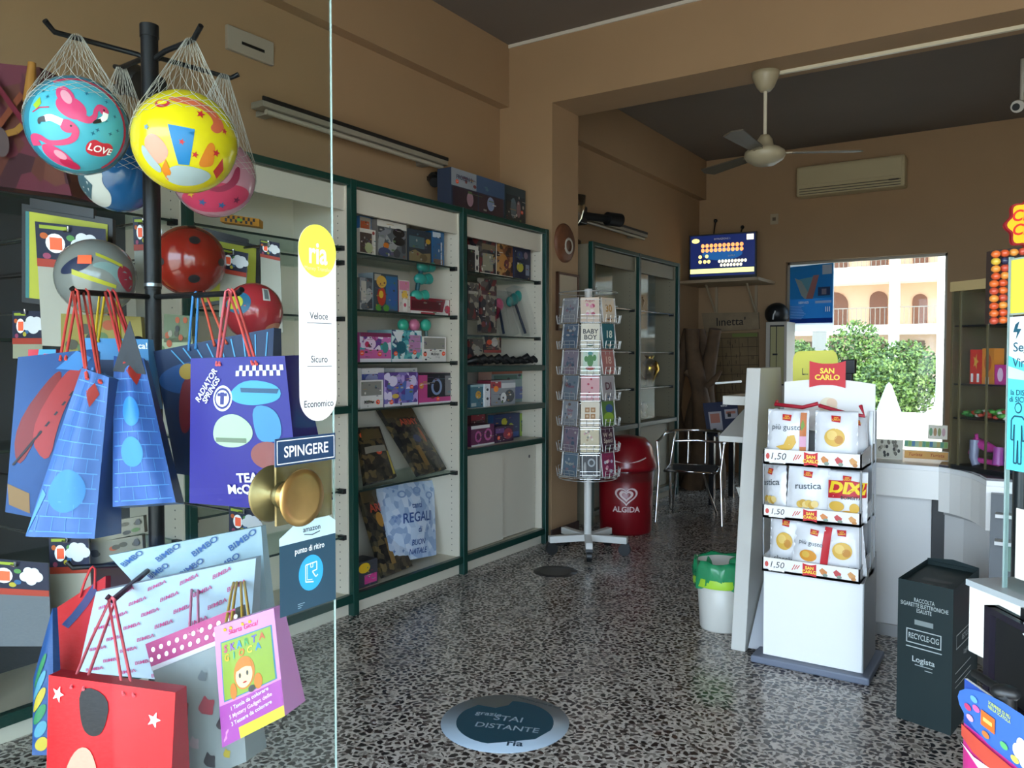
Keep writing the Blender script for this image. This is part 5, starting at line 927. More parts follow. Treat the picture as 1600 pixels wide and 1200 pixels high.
f2 = Fr(k1+ph, k2+ph, k2, k1); m.text(f2, 'RECYCLE-CIG', .5, .615, .055, PT, .002, .012, 0, 0, .75); frame(m, f2, .12, .565, .88, .665, .007, PT); m.text(f2, 'Logista', .5, .5, .05, PT, .002, .012)
for v in (.40, .34, .3): m.rect(f2, .1, v, .7, v+.006, PT, .002)
m.obj('print', t)
# side counter whose white end shows at the right edge
DV = V((.661, -.75, 0)); NV2 = V((-.75, -.661, 0)).normalized()      # along the counter towards the viewer, and out of its face
O = dp(1514, 905, 1.62); O.z = 0; zt = dp(1514, 905, 1.62).z
t = root('side_counter', 'white side counter at the right edge with stepped end', 'counter', O)
def ob(m, a0, a1, b0, b1, z0, z1, mm, o=None):
    o = o or O; vs = [o+DV*a+NV2*-b+V((0, 0, z)) for z in (z0, z1) for a, b in ((a0, b0), (a1, b0), (a1, b1), (a0, b1))]; return m.add(vs, [(0, 3, 2, 1), (4, 5, 6, 7), (0, 1, 5, 4), (1, 2, 6, 5), (2, 3, 7, 6), (3, 0, 4, 7)], mm)
zl = dp(1514, 1018, 1.62).z
ob(M(), 0, .75, 0, .4, zl, zt-.012, LAM).obj('top_box', t, .003); ob(M(), .03, .75, .02, .4, 0, zl, LAM).obj('base_panel', t); ob(M(), -.004, .75, -.004, .4, zt-.012, zt, mt('a9b0b3', .3)).obj('worktop', t)
fr = Fr(O+V((0, 0, zt)), O+DV*.6+V((0, 0, zt)), O+DV*.6+V((0, 0, zl)), O+V((0, 0, zl))); m = M(); m.rect(fr, .08, .42, .2, .43, mt('b0b4b8'), .004); m.rect(fr, .08, .22, .18, .23, mt('9aa0a6'), .004); m.obj('print', t)
# upright glass with notices
P0 = dp(1567, 905, 1.56); za, zb_ = dp(1567, 404, 1.56).z, zt; o2 = V((P0.x, P0.y, 0))+NV2*.078
t = root('notice_glass', 'upright glass panel with yellow and aqua notices at the right edge', 'screen', (P0.x, P0.y, zb_))
ob(M(), 0, .6, .08, .086, zb_, za, GLASS, o2).obj('pane', t)
m = M(); ob(m, -.002, .0, .078, .088, zb_, za, mt('8fa3a0', .2), o2); m.obj('edge_profile', t)
def nf_(py0, py1, a0=.004, a1=.3):
    z1, z0 = dp(1570, py0, 1.55).z, dp(1570, py1, 1.55).z; q = o2-NV2*.078; return Fr(q+DV*a0+V((0, 0, z1)), q+DV*a1+V((0, 0, z1)), q+DV*a1+V((0, 0, z0)), q+DV*a0+V((0, 0, z0)))
fr = nf_(406, 493, .004, .17); m = M().slab(fr, .002, mt('f2f04a', .4), n=1); m.text(fr, 'BAR', .5, .47, .72, mt('2fa36a'), .002, .05, 0, 0, .62); frame(m, fr, 0, 0, 1, 1, .03, mt('9aa39a')); m.obj('yellow_notice', t)
fr = nf_(496, 733, .004, .17); m = M().slab(fr, .002, mt('f1f4f4', .4), n=1); AQ = mt('5fd6e3', .45); NT = mt('24586a', .5)
m.poly(fr, [(0, 0), (1, 0), (1, .66), (.5, .66), (.25, .69), (0, .75)], AQ, .001, .3); m.poly(fr, [(0, .6), (1, .56), (1, .6), (.3, .64), (0, .68)], mt('c4eef2'), .0014, .3)
m.poly(fr, [(.1, .95), (.16, .97), (.13, .92), (.19, .92), (.11, .85), (.13, .9), (.07, .9)], NT, .002, .3)
m.text(fr, 'Sisal', .36, .915, .085, NT, .002, .012); m.text(fr, 'Segui', .25, .8, .085, NT, .002, .006, 0, 0, 1.15); m.text(fr, 'Vincitu', .28, .70, .085, NT, .002, .006); m.text(fr, 'la DISTANZA\ndi SICUREZZA', .3, .485, .05, NT, .002, .012)
mn = [(.14, .42), (.2, .42)]; 
m.ell(fr, .17, .41, .055, .036, NT, .002).ell(fr, .17, .41, .04, .026, AQ, .0024)
bd = [(.07, .33), (.11, .355), (.23, .355), (.27, .33), (.27, .2), (.235, .2), (.225, .3), (.225, .05), (.18, .05), (.17, .2), (.16, .05), (.115, .05), (.115, .3), (.105, .2), (.07, .2), (.07, .33)]
m.line(fr, bd, .011, NT, .002); m.obj('aqua_notice', t)
fr = nf_(790, 898, .03, .25); m = M().slab(fr, .002, mt('dfdccf', .5), n=1); m.ell(fr, .5, .5, .22, .12, mt('c9606a')); m.star(fr, .4, .6, .16, mt('c05a62')); m.obj('pale_notice', t)
# hanging toy blackboard and toy card
q = dp(1548, 945, 1.25); q1 = V((q.x, q.y, 0)); z1, z0 = q.z, dp(1552, 1085, 1.25).z
def hf(a0, a1, z1, z0, o, b=0): p_ = o-NV2*b; return Fr(p_+DV*a0+V((0, 0, z1)), p_+DV*a1+V((0, 0, z1)), p_+DV*a1+V((0, 0, z0)), p_+DV*a0+V((0, 0, z0)))
DV = V((.55, -.83, 0)).normalized(); NV2 = V((DV.y, -DV.x, 0))
t = root('toy_blackboard', 'black framed toy blackboard hanging at the lower right edge', 'toy', q); fr = hf(0, .3, z1, z0, q1); M().slab(fr, .012, BLK, n=1).obj('board', t)
m = M()
for a, b, c, d in ((0, 0, 1, .07), (0, .93, 1, 1), (0, 0, .045, 1)): m.slab(Fr(fr.p(a, d, .01), fr.p(c, d, .01), fr.p(c, b, .01), fr.p(a, b, .01)), .014, mt('1d1a24', .25), n=1)
m.obj('frame', t); M().slab(Fr(fr.p(.22, 1.12, -.004), fr.p(.9, 1.12, -.004), fr.p(.9, .9, -.004), fr.p(.22, .9, -.004)), .01, mt('18181b', .3), n=1).ball(fr.p(.3, 1.0, .0), .006, PAPER, 8).ell(fr, .42, .9, .12, .03, mt('cfcfcf', .2), .008).obj('hanger', t)
q = dp(1507, 1060, 1.12); q1 = V((q.x, q.y, 0)); z1 = q.z; zm = dp(1507, 1130, 1.12).z; z0 = dp(1507, 1330, 1.12).z
t = root('toy_card', 'blue and pink hanging toy card with white cloud and orange price tag', 'toy', q, 'hanging toy cards with a white cloud'); fr = hf(0, .28, z1, zm, q1, 0)
CB1 = mt('2b4a9a', .4); m = M().slab(fr, .004, CB1, PAPER, 1); m.ell(fr, .45, .5, .5, .6, mt('3f6ab8'), .0012)
def cloud(m, fr, u, v, r, h=.002):
    for du, dv_, k in ((0, 0, 1), (-.7, -.1, .7), (.7, -.05, .75), (-.3, .45, .7), (.35, .4, .7), (0, -.4, .8)): m.ell(fr, u+du*r*fr.h/fr.w, v+dv_*r, r*k*fr.h/fr.w*.75, r*k*.7, mt('f0f0f2', .4), h+.0002*k, 16, 1)
cloud(m, fr, .48, .35, .3); m.text(fr, 'SORPRESE DI PIÙ\nNELLA SCATOLA', .3, .84, .1, mt('c9d64a'), .003, .015, 0, .0); m.rect(fr, .16, .3, .27, .62, mt('ee6a2a'), .003); m.rect(fr, .18, .42, .25, .5, mt('f2d06a'), .0034)
for u, v, c in ((.07, .25, 'd9a0b0'), (.12, .55, 'e0609a'), (.2, .15, 'd2763a'), (.34, .22, '5fb06a'), (.42, .12, 'e0d05a'), (.55, .1, 'e9d86a'), (.68, .1, '5ac0d0'), (.05, .45, 'c0406a'), (.1, .72, '6aa6d9')): m.ell(fr, u, v, .03, .07, mt(c), .003, 12, 1)
m.obj('header_card', t); fr2 = hf(0, .28, zm, z0, q1); fr2.b = .03; fr2.pw = .5
m = M().slab(fr2, .03, mt('d8348a', .3)); m.ell(fr2, .35, .62, .22, .2, mt('2a86b5'), .004).ell(fr2, .37, .6, .15, .13, mt('c9c9b5'), .005); m.rect(fr2, .0, .9, 1, .99, mt('d0503f'), .003); m.poly(fr2, [(.0, .85), (.5, .85), (.6, .95)], PAPER, .004, .2); m.obj('toy_bag', t)
p = dp(1571, 1082, 1.05); M().tube([p, p+FW*.07+V((0, 0, .0))], .006, BLK).ball(p, .013, BLK, 14, (1.4, 1, .8)).tube([p, p+V((.0, 0, -.035))], [.013, .014], BLK).thing('display_hook', 'black display hook through the white cloud of the toy card', 'hook')
mt_full = mt
def mt(h, *a, **k):
    # goods by the shopfront coloured darker, as if less daylight reached them; low gloss
    c = lin(h); f = SHADE
    g = ''.join('%02x' % round(255*min(1, (12.92*x if x <= .0031308 else 1.055*x**(1/2.4)-.055))) for x in (c[0]*f, c[1]*f, c[2]*f)); m = mt_full(g, *a, **k); m.node_tree.nodes['Principled BSDF'].inputs['Specular IOR Level'].default_value = SPEC; return m
SHADE, SPEC = .62, .22; M.soft = 2
# ================================================================ display pole by the shop window
px_, py_ = -1.86, 1.20
t = root('display_pole', 'black pole display with three tiers of hooked arms behind the glass door', 'display', (px_, py_, 0)); PB_ = mt('17181a', .4)
M().cyl((px_, py_, .02), (px_, py_, .93), .024, PB_).cyl((px_, py_, .93), (px_, py_, 1.62), .019, PB_).cyl((px_, py_, 1.62), (px_, py_, 2.24), .0205, PB_).cyl((px_, py_, 2.24), (px_, py_, 2.27), .0225, PB_).obj('pole', t)
M().lathe((px_, py_, 0), [(0, .03), (.22, .02), (.25, .0)], PB_, 40).obj('base', t)
for z in (.92, 1.63): M().cyl((px_, py_, z-.004), (px_, py_, z+.004), .0255 if z < 1 else .0215, mt('9a9da0', .3, .8)).obj('collar', t)
for z, s in ((.78, 1), (1.485, 1)): q = V((px_, py_, z)); M().tube([q, q-RT*.035+V((0, 0, 0))], .006, BLK).ball(q-RT*.04, .018, mt('2a2d33', .4), 14).obj('clamp_knob', t)
P0 = V((px_, py_, 0)); E2 = at(80, 45, 'z', 2.2)
d1 = V((E2.x-px_, E2.y-py_, 0)); 
def arm(pts): M().tube(pts, .0065, PB_, 8).obj('hook_arm', t)
def A3(px, py, z): return at(px, py, 'z', z)
arm([V((px_, py_, 2.18)), A3(215, 85, 2.2), A3(85, 50, 2.2), A3(70, 32, 2.215)]); arm([V((px_, py_, 2.18)), A3(258, 80, 2.2), A3(302, 62, 2.2), A3(314, 40, 2.22)])
arm([V((px_, py_, 2.18)), A3(250, 91, 2.2), A3(360, 122, 2.2), A3(373, 116, 2.21)]); arm([V((px_, py_, 2.18)), A3(222, 92, 2.2), A3(188, 106, 2.2), A3(180, 104, 2.215)])
mz = 1.6; arm([V((px_, py_, mz)), dp(118, 456, 1.78), dp(112, 450, 1.77)]); arm([V((px_, py_, mz)), dp(372, 458, 1.72), dp(378, 452, 1.71)]); arm([V((px_, py_, mz)), dp(165, 462, 2.25)]); arm([V((px_, py_, mz)), dp(318, 458, 2.2)])
lz = .93; arm([V((px_, py_, lz)), dp(113, 887, 1.95), dp(105, 878, 1.95)]); arm([V((px_, py_, lz)), dp(372, 897, 1.9), dp(386, 888, 1.9)]); arm([V((px_, py_, lz)), dp(176, 938, 1.72), dp(167, 932, 1.72)]); arm([V((px_, py_, lz)), dp(276, 874, 2.2)])
# balls in nets
NET = mt('d8d3c4', .6)
def nethang(c, r, top, t, nm='net', n=20):
    m = M(); top = V(top); ax = (top-c).normalized(); x = ax.orthogonal().normalized(); y = ax.cross(x); L = (top-c).length
    th0 = math.acos(min(1, r/L))
    def pos(s, phi):
        d = x*math.cos(phi)+y*math.sin(phi)
        if s < .55: k = s/.55; q = c+ax*r*math.cos(th0)+d*r*math.sin(th0); e = top+d*.012; return e*(1-k)+q*k+d*.006*k
        a = th0+(s-.55)/.45*.38; return c+(ax*math.cos(a)+d*math.sin(a))*(r+.002)
    for k in range(n):
        for sg in (-1, 1): m.tube([pos(s/13, 2*PI*k/n+sg*s/13*1.7) for s in range(14)], .0005, NET, 3, False)
    m.obj(nm, t)
def toyball(c, r, label, col, deco, top=None, cat='ball', face=None, group='printed play balls'):
    c = V(c); f = face or (V((0, 0, CAMH))-c); t = root('play_ball', label, cat, c, group)
    M().ball(c, r, mt(col, .22, coat=.6), 40).obj('ball', t)
    m = M(); deco(m, Sp(c, r, f), r)
    if m.v: m.obj('print', t)
    if top is not None: nethang(c, r, top, t)
    return t
PK1, PK2, PKL = mt('e8507f', .3), mt('d22a55', .3), mt('f2a8b8', .3)
def flam(m, s, r):
    u = r/.115; S_ = lambda pts: [(a*u*.001, b*u*.001) for a, b in pts]
    m.ell(s, 0, -.0, .118*u, .125*u, mt('58bcd0', .25), .0006, 40, 6); ringp = mt('d83a5c', .3)
    a1 = [(.121*u*math.cos(x), .131*u*math.sin(x)) for x in [math.radians(-60+k*9) for k in range(21)]]; a2 = [(.112*u*math.cos(x), .122*u*math.sin(x)) for x in [math.radians(120-k*9) for k in range(21)]]; m.poly(s, a1+a2, ringp, .0012, .02)
    q = .001*u
    def fl(pts, w, c, h=.0014): m.stroke(s, [(x*q, y*q) for x, y in pts], [k*q for k in w] if isinstance(w, list) else w*q, c, h)
    m.ell(s, -14*q, 40*q, 34*q, 24*q, PK1, .0014, 24, 3, -.5); m.ell(s, -26*q, 66*q, 18*q, 30*q, PK1, .0015, 24, 3, .5); m.ell(s, -24*q, 64*q, 10*q, 19*q, PKL, .002, 20, 2, .5)
    fl([(4, 22), (22, 16), (34, 26), (38, 40), (48, 50), (60, 44)], [22, 15, 11, 10, 14, 18], PK1, .0016); m.ell(s, 57*q, 42*q, 11*q, 10*q, PK1, .0018)
    fl([(60, 38), (56, 26), (44, 18)], [13, 13, 9], PAPER, .002); fl([(48, 19), (36, 14), (30, 10)], [9, 8, 2], BLK, .0023); m.ell(s, 56*q, 44*q, 2.5*q, 2.5*q, BLK, .0024, 8, 1)
    fl([(-100, -64), (-104, -46), (-88, -38), (-62, -46), (-30, -40), (-10, -28), (-6, -10), (-22, 2), (-36, -2)], [34, 26, 15, 12, 13, 14, 16, 20, 16], PK1, .0016); m.ell(s, -20*q, -4*q, 16*q, 13*q, PK1, .0018)
    fl([(-32, 4), (-56, 12), (-70, 8)], [16, 15, 14], PAPER, .002); fl([(-68, 8), (-82, 4), (-84, -6)], [14, 11, 3], BLK, .0023); m.ell(s, -14*q, -1*q, 2.5*q, 2.5*q, BLK, .0024, 8, 1)
    m.ell(s, -48*q, -82*q, 42*q, 24*q, PK1, .0015, 24, 4, -.6); m.ell(s, -40*q, -74*q, 16*q, 10*q, PKL, .002, 20, 2, -.6); m.ell(s, -20*q, -100*q, 26*q, 14*q, PK2, .0019, 20, 3, -.5)
    m.poly(s, S_([(14, -60), (16, -36), (34, -24), (50, -34), (70, -32), (82, -48), (70, -64), (46, -70)]), mt('e23a4a', .3), .0014, .012); m.text(s, 'LOVE', .047*u, -.05*u, .024*u, PAPER, .0024, .015, .1, -.25)
    for a, b in ((20, 80), (60, 20), (70, -10), (40, -4), (84, 34), (-66, 62), (-80, 78), (66, 68), (30, -12), (90, 0)): m.star(s, a*.001*u, b*.001*u, .006*u, mt('1f6d8c', .3), .0014, 4, .35)
    m.poly(s, S_([(-104, 40), (-86, 62), (-80, 44), (-92, 30)]), mt('a8c83a', .3), .0014, .012); m.line(s, [(a*u*.001, b*u*.001) for a, b in ((-60, 36), (-84, 34), (-104, 22))], .003*u, PK2, .0012)
c1 = dp(122, 197, 1.80); toyball(c1, .107, 'light blue play ball printed with pink flamingos, hanging in a net', '3a8fa8', flam, A3(120, 58, 2.2))
def yel(m, s, r):
    u = r/.112; S_ = lambda pts: [(a*u*.001, b*u*.001) for a, b in pts]; OR = mt('f08a2a', .3); CO = mt('e8704a', .3); GR = mt('b5c4c4', .3)
    m.poly(s, S_([(-40, 104), (20, 108), (70, 84), (96, 44), (70, 22), (50, 34), (66, 52), (40, 80), (4, 84), (-30, 92)]), CO, .001, .015)
    m.poly(s, S_([(-34, 34), (20, 28), (8, -48), (-14, -48)]), mt('2f86c0', .3), .001, .015)
    m.poly(s, S_([(-90, 0), (-66, 16), (-40, -4), (-30, -30), (-60, -60), (-84, -34)]), mt('f0a890', .3), .001, .015); m.poly(s, S_([(-92, -10), (-70, -40), (-50, -62), (-56, -80), (-84, -60), (-100, -30)]), GR, .0014, .015)
    m.poly(s, S_([(-50, -88), (-32, -54), (0, -48), (44, -58), (62, -76), (40, -98), (0, -108), (-30, -104)]), GR, .0014, .015)
    m.poly(s, S_([(24, -52), (36, -20), (50, 6), (64, 0), (62, -30), (60, -50)]), OR, .001, .015); m.poly(s, S_([(62, -62), (84, -30), (92, -62), (76, -86)]), mt('d8423a', .3), .001, .015); m.poly(s, S_([(-52, -66), (-40, -40), (-30, -70), (-40, -96)]), OR, .0018, .015)
    for a, b, q in ((34, 64, 11), (20, -24, 8), (66, -18, 10), (90, 34, 9), (-6, 0, 7)): m.star(s, a*.001*u, b*.001*u, q*.001*u, mt('d8343a', .3), .0016)
    m.ell(s, -.05*u, .085*u, .018*u, .012*u, mt('d23a4a', .3), .001, 20, 2).ell(s, -.05*u, .087*u, .012*u, .006*u, mt('f3df1e', .3), .0014, 20, 2); m.star(s, -.082*u, .026*u, .008*u, mt('7fa0b5', .3), .0014)
c2 = dp(289, 222, 1.80); toyball(c2, .112, 'yellow play ball with orange patches and red stars, hanging in a net', 'f3df1e', yel, A3(298, 64, 2.2))
toyball(dp(188, 270, 2.12), .102, 'blue and white play ball hanging behind the flamingo ball', '1f5f96', lambda m, s, r: (m.poly(s, [(-.13, -.1), (-.08, .02), (-.04, -.0), (-.045, -.03), (-.02, -.06), (-.03, -.11), (-.08, -.13)], mt('d6d8cf', .4), .001, .02), m.poly(s, [(-.15, -.08), (-.12, .0), (-.07, -.04), (-.09, -.1)], mt('4a6670', .4), .0014, .02)), A3(190, 106, 2.2))
def pinkb(m, s, r):
    m.poly(s, [(-.11, -.07), (-.02, -.01), (.09, -.02), (.11, -.06), (.04, -.1), (-.06, -.11)], mt('d8486a', .3), .001, .02); m.poly(s, [(-.06, -.0), (.0, -.045), (.06, -.02), (.07, .03), (.055, .03), (.04, -.01), (.0, -.03), (-.05, .01)], mt('a83a5a', .3), .0014, .02)
    for a, b, c in ((-.03, -.07, '4a6a9a'), (.02, -.075, '3f6a9a'), (.06, -.06, '7a2a4a'), (-.06, -.05, 'e0b040'), (.03, .05, 'e0a0b8')): m.star(s, a, b, .012, mt(c, .3), .0018)
toyball(dp(334, 276, 2.1), .105, 'pink play ball with stars hanging behind the yellow ball', 'd99aaa', pinkb, A3(350, 118, 2.2))
lady = lambda m, s, r: [m.ell(s, a*r, b*r, .16*r, .13*r, BLK, .0012, 20, 3) for a, b in ((.15, .62), (.12, -.5), (-.85, -.05), (1.0, 0), (.1, 1.3))]
toyball(dp(296, 408, 2.3), .1, 'dark red play ball with black spots behind the pole', '8f2418', lady)
def greyb(m, s, r):
    m.poly(s, [(-.1, .02), (-.05, .06), (.0, .06), (-.02, .02), (-.09, .0)], mt('2a3450', .4), .001, .02); m.poly(s, [(-.02, .03), (.03, .05), (.11, .0), (.1, -.04), (.06, -.02), (.03, .02)], mt('8aa8a6', .4), .0014, .02); m.poly(s, [(.06, .04), (.1, .03), (.11, -.03), (.09, -.05), (.05, .0)], mt('a83a4a', .4), .0018, .02); m.poly(s, [(-.06, .02), (.05, -.02), (.05, -.03), (-.06, .005)], mt('c8c43a', .4), .002, .02); m.rect(s, -.045, .035, -.01, .06, ORANGE, .0024, 3); m.poly(s, [(.0, .07), (.07, .04), (.07, .03), (.0, .06)], mt('c8c43a'), .002, .02)
toyball(dp(150, 433, 2.25), .105, 'greyish patterned play ball with orange price tag in front of the yellow board', '8d8f8a', greyb)
def redb(m, s, r):
    m.poly(s, [(-.09, .03), (-.03, .06), (.0, .03), (-.02, -.01), (-.07, -.0)], mt('2a6a8a', .3), .001, .02); m.ell(s, -.05, .025, .025, .02, mt('c8c43a', .3), .0014, 16, 2); m.rect(s, .025, .03, .045, .07, mt('d8d4cc', .3), .001, 3); m.rect(s, .029, .034, .041, .066, mt('6a7478', .3), .0014, 3); m.ell(s, .06, -.05, .03, .018, mt('d08a6a', .3), .001, 16, 2)
toyball(dp(396, 487, 2.1), .075, 'smaller red play ball with blue and yellow patch right of the pole', 'b02f36', redb)
# reddish boxed toy on the far left shelf top
q = dp(55, 190, 2.45); fr = Fr(dp(-40, 95, 2.55), dp(62, 105, 2.55), dp(112, 306, 2.5), dp(-40, 286, 2.6)); t = root('boxed_toy', 'large reddish wrapped toy at the upper left edge of the photo', 'toy', q)
RD = speckle('maroon_print', '481622', ['5a2230', '381820', '52281f', '5f3428'], 14); M().slab(fr, .12, RD).obj('box', t)
m = M(); YB_ = mt('a87a3a', .5); m.line(fr, [(.1, .2), (.75, .75)], .05, mt('8a4a34'), .03).line(fr, [(.3, .9), (.9, .3)], .05, mt('7a2a3a'), .03).line(fr, [(.2, .35), (.6, .45), (.9, .62)], .05, YB_, .03); m.star(fr, .35, .75, .16, mt('5a2a3a'), .03); m.ell(fr, .4, .35, .1, .12, mt('6a5a5a'), .031); m.obj('print', t)
M().tube([dp(46, 160, 2.5), dp(50, 98, 2.5)], [.02, .012], mt('b8803a', .5)).obj('knob', t)
# framed yellow boards hanging in the grey backed unit
def board(q4, d, label, card):
    fr = Fr(*[dp(a, b, d) for a, b in q4]); t = root('toy_blackboard', label, 'toy', fr.c[3], 'black framed toy boards on the grey unit'); M().slab(fr, .02, BLK, n=1).obj('frame', t)
    m = M(); m.rect(fr, .05, .05, .95, .93, mt('c8c94a', .5), .003); m.rect(fr, .05, .05, .09, .93, mt('4a8a8a', .5), .004); m.obj('board', t); m = M(); m.slab(Fr(fr.p(.1, 1.07, .005), fr.p(.8, 1.07, .005), fr.p(.8, .97, .005), fr.p(.1, .97, .005)), .02, BLK, n=1); m.obj('clip', t)
board([(34, 318), (176, 342), (176, 488), (34, 472)], 2.45, 'black framed yellow toy board behind the grey patterned ball', None)
board([(308, 362), (406, 384), (404, 466), (308, 480)], 2.5, 'black framed yellow toy board behind the dark red spotted ball', None)
def hangcard(q4, d, label, body=None, hdr=.36):
    """a toy card with a printed header above a pale backing"""
    fr = Fr(*[dp(a, b, d) for a, b in q4]); t = root('toy_card', label, 'toy', fr.c[3], 'hanging toy cards with a white cloud'); M().slab(fr, .004, mt(body or 'b8b4a6', .5), n=1).obj('backing', t)
    a = fr.p(.5, .95, .012); M().tube([a+V((0, 0, .012)), a, V((XB+.02, a.y, a.z))], .004, STEEL, 6).obj('peg_hook', t)
    m = M(); m.rect(fr, 0, 1-hdr, 1, 1, mt('23263f', .45), .002); m.rect(fr, 0, 1-hdr, 1, 1-hdr*.82, mt('b5402e', .45), .0025); m.ell(fr, .28, 1-hdr*.45, .14, hdr*.22, PAPER, .003, 16, 1); m.rect(fr, .2, 1-hdr*.6, .38, 1-hdr*.32, ORANGE, .0035)
    cloud(m, fr, .72, 1-hdr*.42, hdr*.28, .003)
    for u, v, c in ((.12, .3, 'd0662e'), (.5, .3, '5f9a54'), (.42, .7, 'c8b83a'), (.15, .75, 'a84a6a'), (.5, .62, '3a6a9a')): m.ell(fr, u, 1-hdr*v, .06, hdr*.07, mt(c), .003, 12, 1)
    m.rect(fr, .06, 1-hdr*.14, .45, 1-hdr*.06, mt('a8b83a'), .003); m.obj('header', t); return t
hangcard([(55, 346), (165, 358), (170, 545), (66, 540)], 2.38, 'toy card with white cloud in front of the left yellow board')
hangcard([(208, 340), (246, 340), (250, 520), (214, 525)], 2.42, 'toy card half hidden just left of the black pole', None, .28)
hangcard([(346, 387), (388, 396), (380, 500), (342, 495)], 2.4, 'small toy card hooked on the right yellow board')
hangcard([(406, 374), (437, 380), (442, 520), (410, 510)], 2.45, 'narrow toy card hanging right of the right yellow board', None, .2)
hangcard([(20, 486), (66, 486), (66, 560), (20, 560)], 2.5, 'toy card with orange tag at the left edge under the yellow board', 'a8a68a', .7)
hangcard([(77, 838), (138, 838), (146, 980), (80, 985)], 2.3, 'toy card hanging below the blue brick patterned bags at the lower left', None, .4)
hangcard([(358, 790), (408, 800), (408, 900), (358, 900)], 2.35, 'toy card hanging below the purple bag', None, .45)
hangcard([(-20, 872), (76, 880), (80, 1010), (-20, 1010)], 2.2, 'toy card with blurred orange tag at the lower left edge', '6d7278', .4)
t = root('toy_box', 'small orange checkered box standing under the pink ball', 'toy', dp(375, 352, 2.5)); fr = Fr(dp(344, 336, 2.5), dp(405, 345, 2.5), dp(405, 352, 2.5), dp(344, 344, 2.5)); fr = Fr(dp(344, 333, 2.5), dp(405, 342, 2.5), dp(405, 354, 2.5), dp(344, 346, 2.5)); M().slab(fr, .04, mt('c98a2a', .5), n=1).obj('box', t)
m = M()
for k in range(12): m.rect(fr, .12+k*.065, .1+.4*(k % 2), .18+k*.065, .5+.4*(k % 2), BLK, .001)
m.ell(fr, .5, .5, .08, .2, mt('8ab83a'), .0014, 12, 1); m.obj('print', t)
for q4, lab, c in (([(246, 530), (300, 525), (305, 575), (250, 580)], 'green and white toy pack seen through the red bag strings', 'a8b08a'), ([(256, 490), (300, 494), (300, 535), (256, 535)], 'grey and green toy pack just right of the black pole', '6d7a5a'), ([(140, 820), (224, 806), (226, 832), (142, 850)], 'upper khaki printed toy pack below the blue brick patterned bags', '8a8674'), ([(134, 850), (222, 836), (224, 868), (138, 884)], 'lower khaki printed toy pack below the blue brick patterned bags', '8a8674'), ([(95, 490), (220, 495), (225, 560), (95, 560)], 'ochre toy pack behind the pink and yellow bag strings', '9a8a3f')):
    fr = Fr(*[dp(a, b, 2.35) for a, b in q4]); m = M().slab(fr, .02, mt(c, .5), n=1); rnd = random.Random(len(lab)); 
    for k in range(8): m.ell(fr, rnd.uniform(.1, .9), rnd.uniform(.15, .85), .08, .12, mt(rnd.choice(['3b3d3a', '54503f', 'a09c86', 'b5562e', '5f7a4a']), .5), .001+.0002*k, 12, 1)
    if 'khaki' in lab: m.text(fr, 'CE', .72, .22, .2, BLK, .004); m.ell(fr, .9, .7, .05, .18, BLK, .004, 16, 1)
    m.thing('toy_pack', lab, 'toy', 'small toy packs behind the pole', loc=fr.c[3])
# gift bags
def giftbag(name, label, q4, th, col, deco, strings=(), scol='e8605a', side=None, bulge=.012, wave=0, cat='gift bag', group='paper gift bags on the pole', rough=.3):
    """q4: (px, py, distance) of the four front corners; th: bag depth"""
    fr = Fr(*[dp(*a) for a in q4], bulge, 1, wave); t = root(name, label, cat, fr.p(.5, 0), group); cm = col if not isinstance(col, str) else mt(col, rough+.12)
    sm = mt(side, rough) if side else cm; n = 16
    g = [[fr.p(i/n, j/n) for i in range(n+1)] for j in range(n+1)]; b = [[fr.p(i/n, j/n, -(fr.b*2*math.sin(PI*i/n)*math.sin(PI*j/n))) - fr.n*(th*(1-.55*j/n)) for i in range(n+1)] for j in range(n+1)]
    M()._shell(g, b, n, n, cm, sm, sm).obj('body', t)
    m = M(); deco(m, fr)
    if m.v: m.obj('print', t)
    for (u0, u1, hk, c) in strings:
        a, b_ = fr.p(u0, .95, .004), fr.p(u1, .95, .004); h = dp(*hk); e = RT*.006
        M().tube([a, (a+h-e)/2+V((0, 0, .005)), h-e, h+V((0, 0, .006)), h+e, (b_+h+e)/2, b_], .003, mt(c, .5), 6).obj('string', t)
    return t
def bricks(m, fr, c, k0=0, n=11):
    for j in range(n):
        m.rect(fr, .04, .03+j*.09, .96, .036+j*.09, c, .001)
        for i in range(4): u = .12+.22*i+(.11 if j % 2 else 0); m.rect(fr, u, .036+j*.09, u+.008, .12+j*.09, c, .001)
BL2 = mt('5f9be0', .35); DBL = mt('22406f', .35)
def spd(m, fr):
    m.poly(fr, [(.02, .55), (.5, .9), (.62, .86), (.35, .5), (.1, .25)], mt('7d1f22', .35), .001, .1); m.poly(fr, [(.2, .5), (.62, .9), (.9, .9), (.95, .78), (.8, .82), (.6, .6), (.5, .3)], mt('a32a2c', .35), .0015, .1); m.poly(fr, [(.5, .9), (.75, 1), (.95, .95), (.8, .88)], mt('3f7fc0'), .002, .1); m.poly(fr, [(.6, .0), (1, .5), (1, .95), (.9, .8), (.55, .15)], BL2, .002, .1)
    m.poly(fr, [(0, .18), (.28, .14), (.3, .02), (.04, .05)], mt('8a6a44', .5), .001, .2)
    for k in range(6): m.line(fr, [(.05+.06*k, .3+.04*k), (.3+.09*k, .46+.06*k)], .012, mt('2b2430'), .0022)
giftbag('gift_bag', 'blue gift bag with red and dark streaks at the left edge', [(28, 558, 1.62), (150, 545, 1.66), (135, 825, 1.62), (8, 800, 1.58)], .1, '1f4a86', spd, ((.55, .62, (117, 456, 1.78), 'e0524a'),), side='2a66b0')
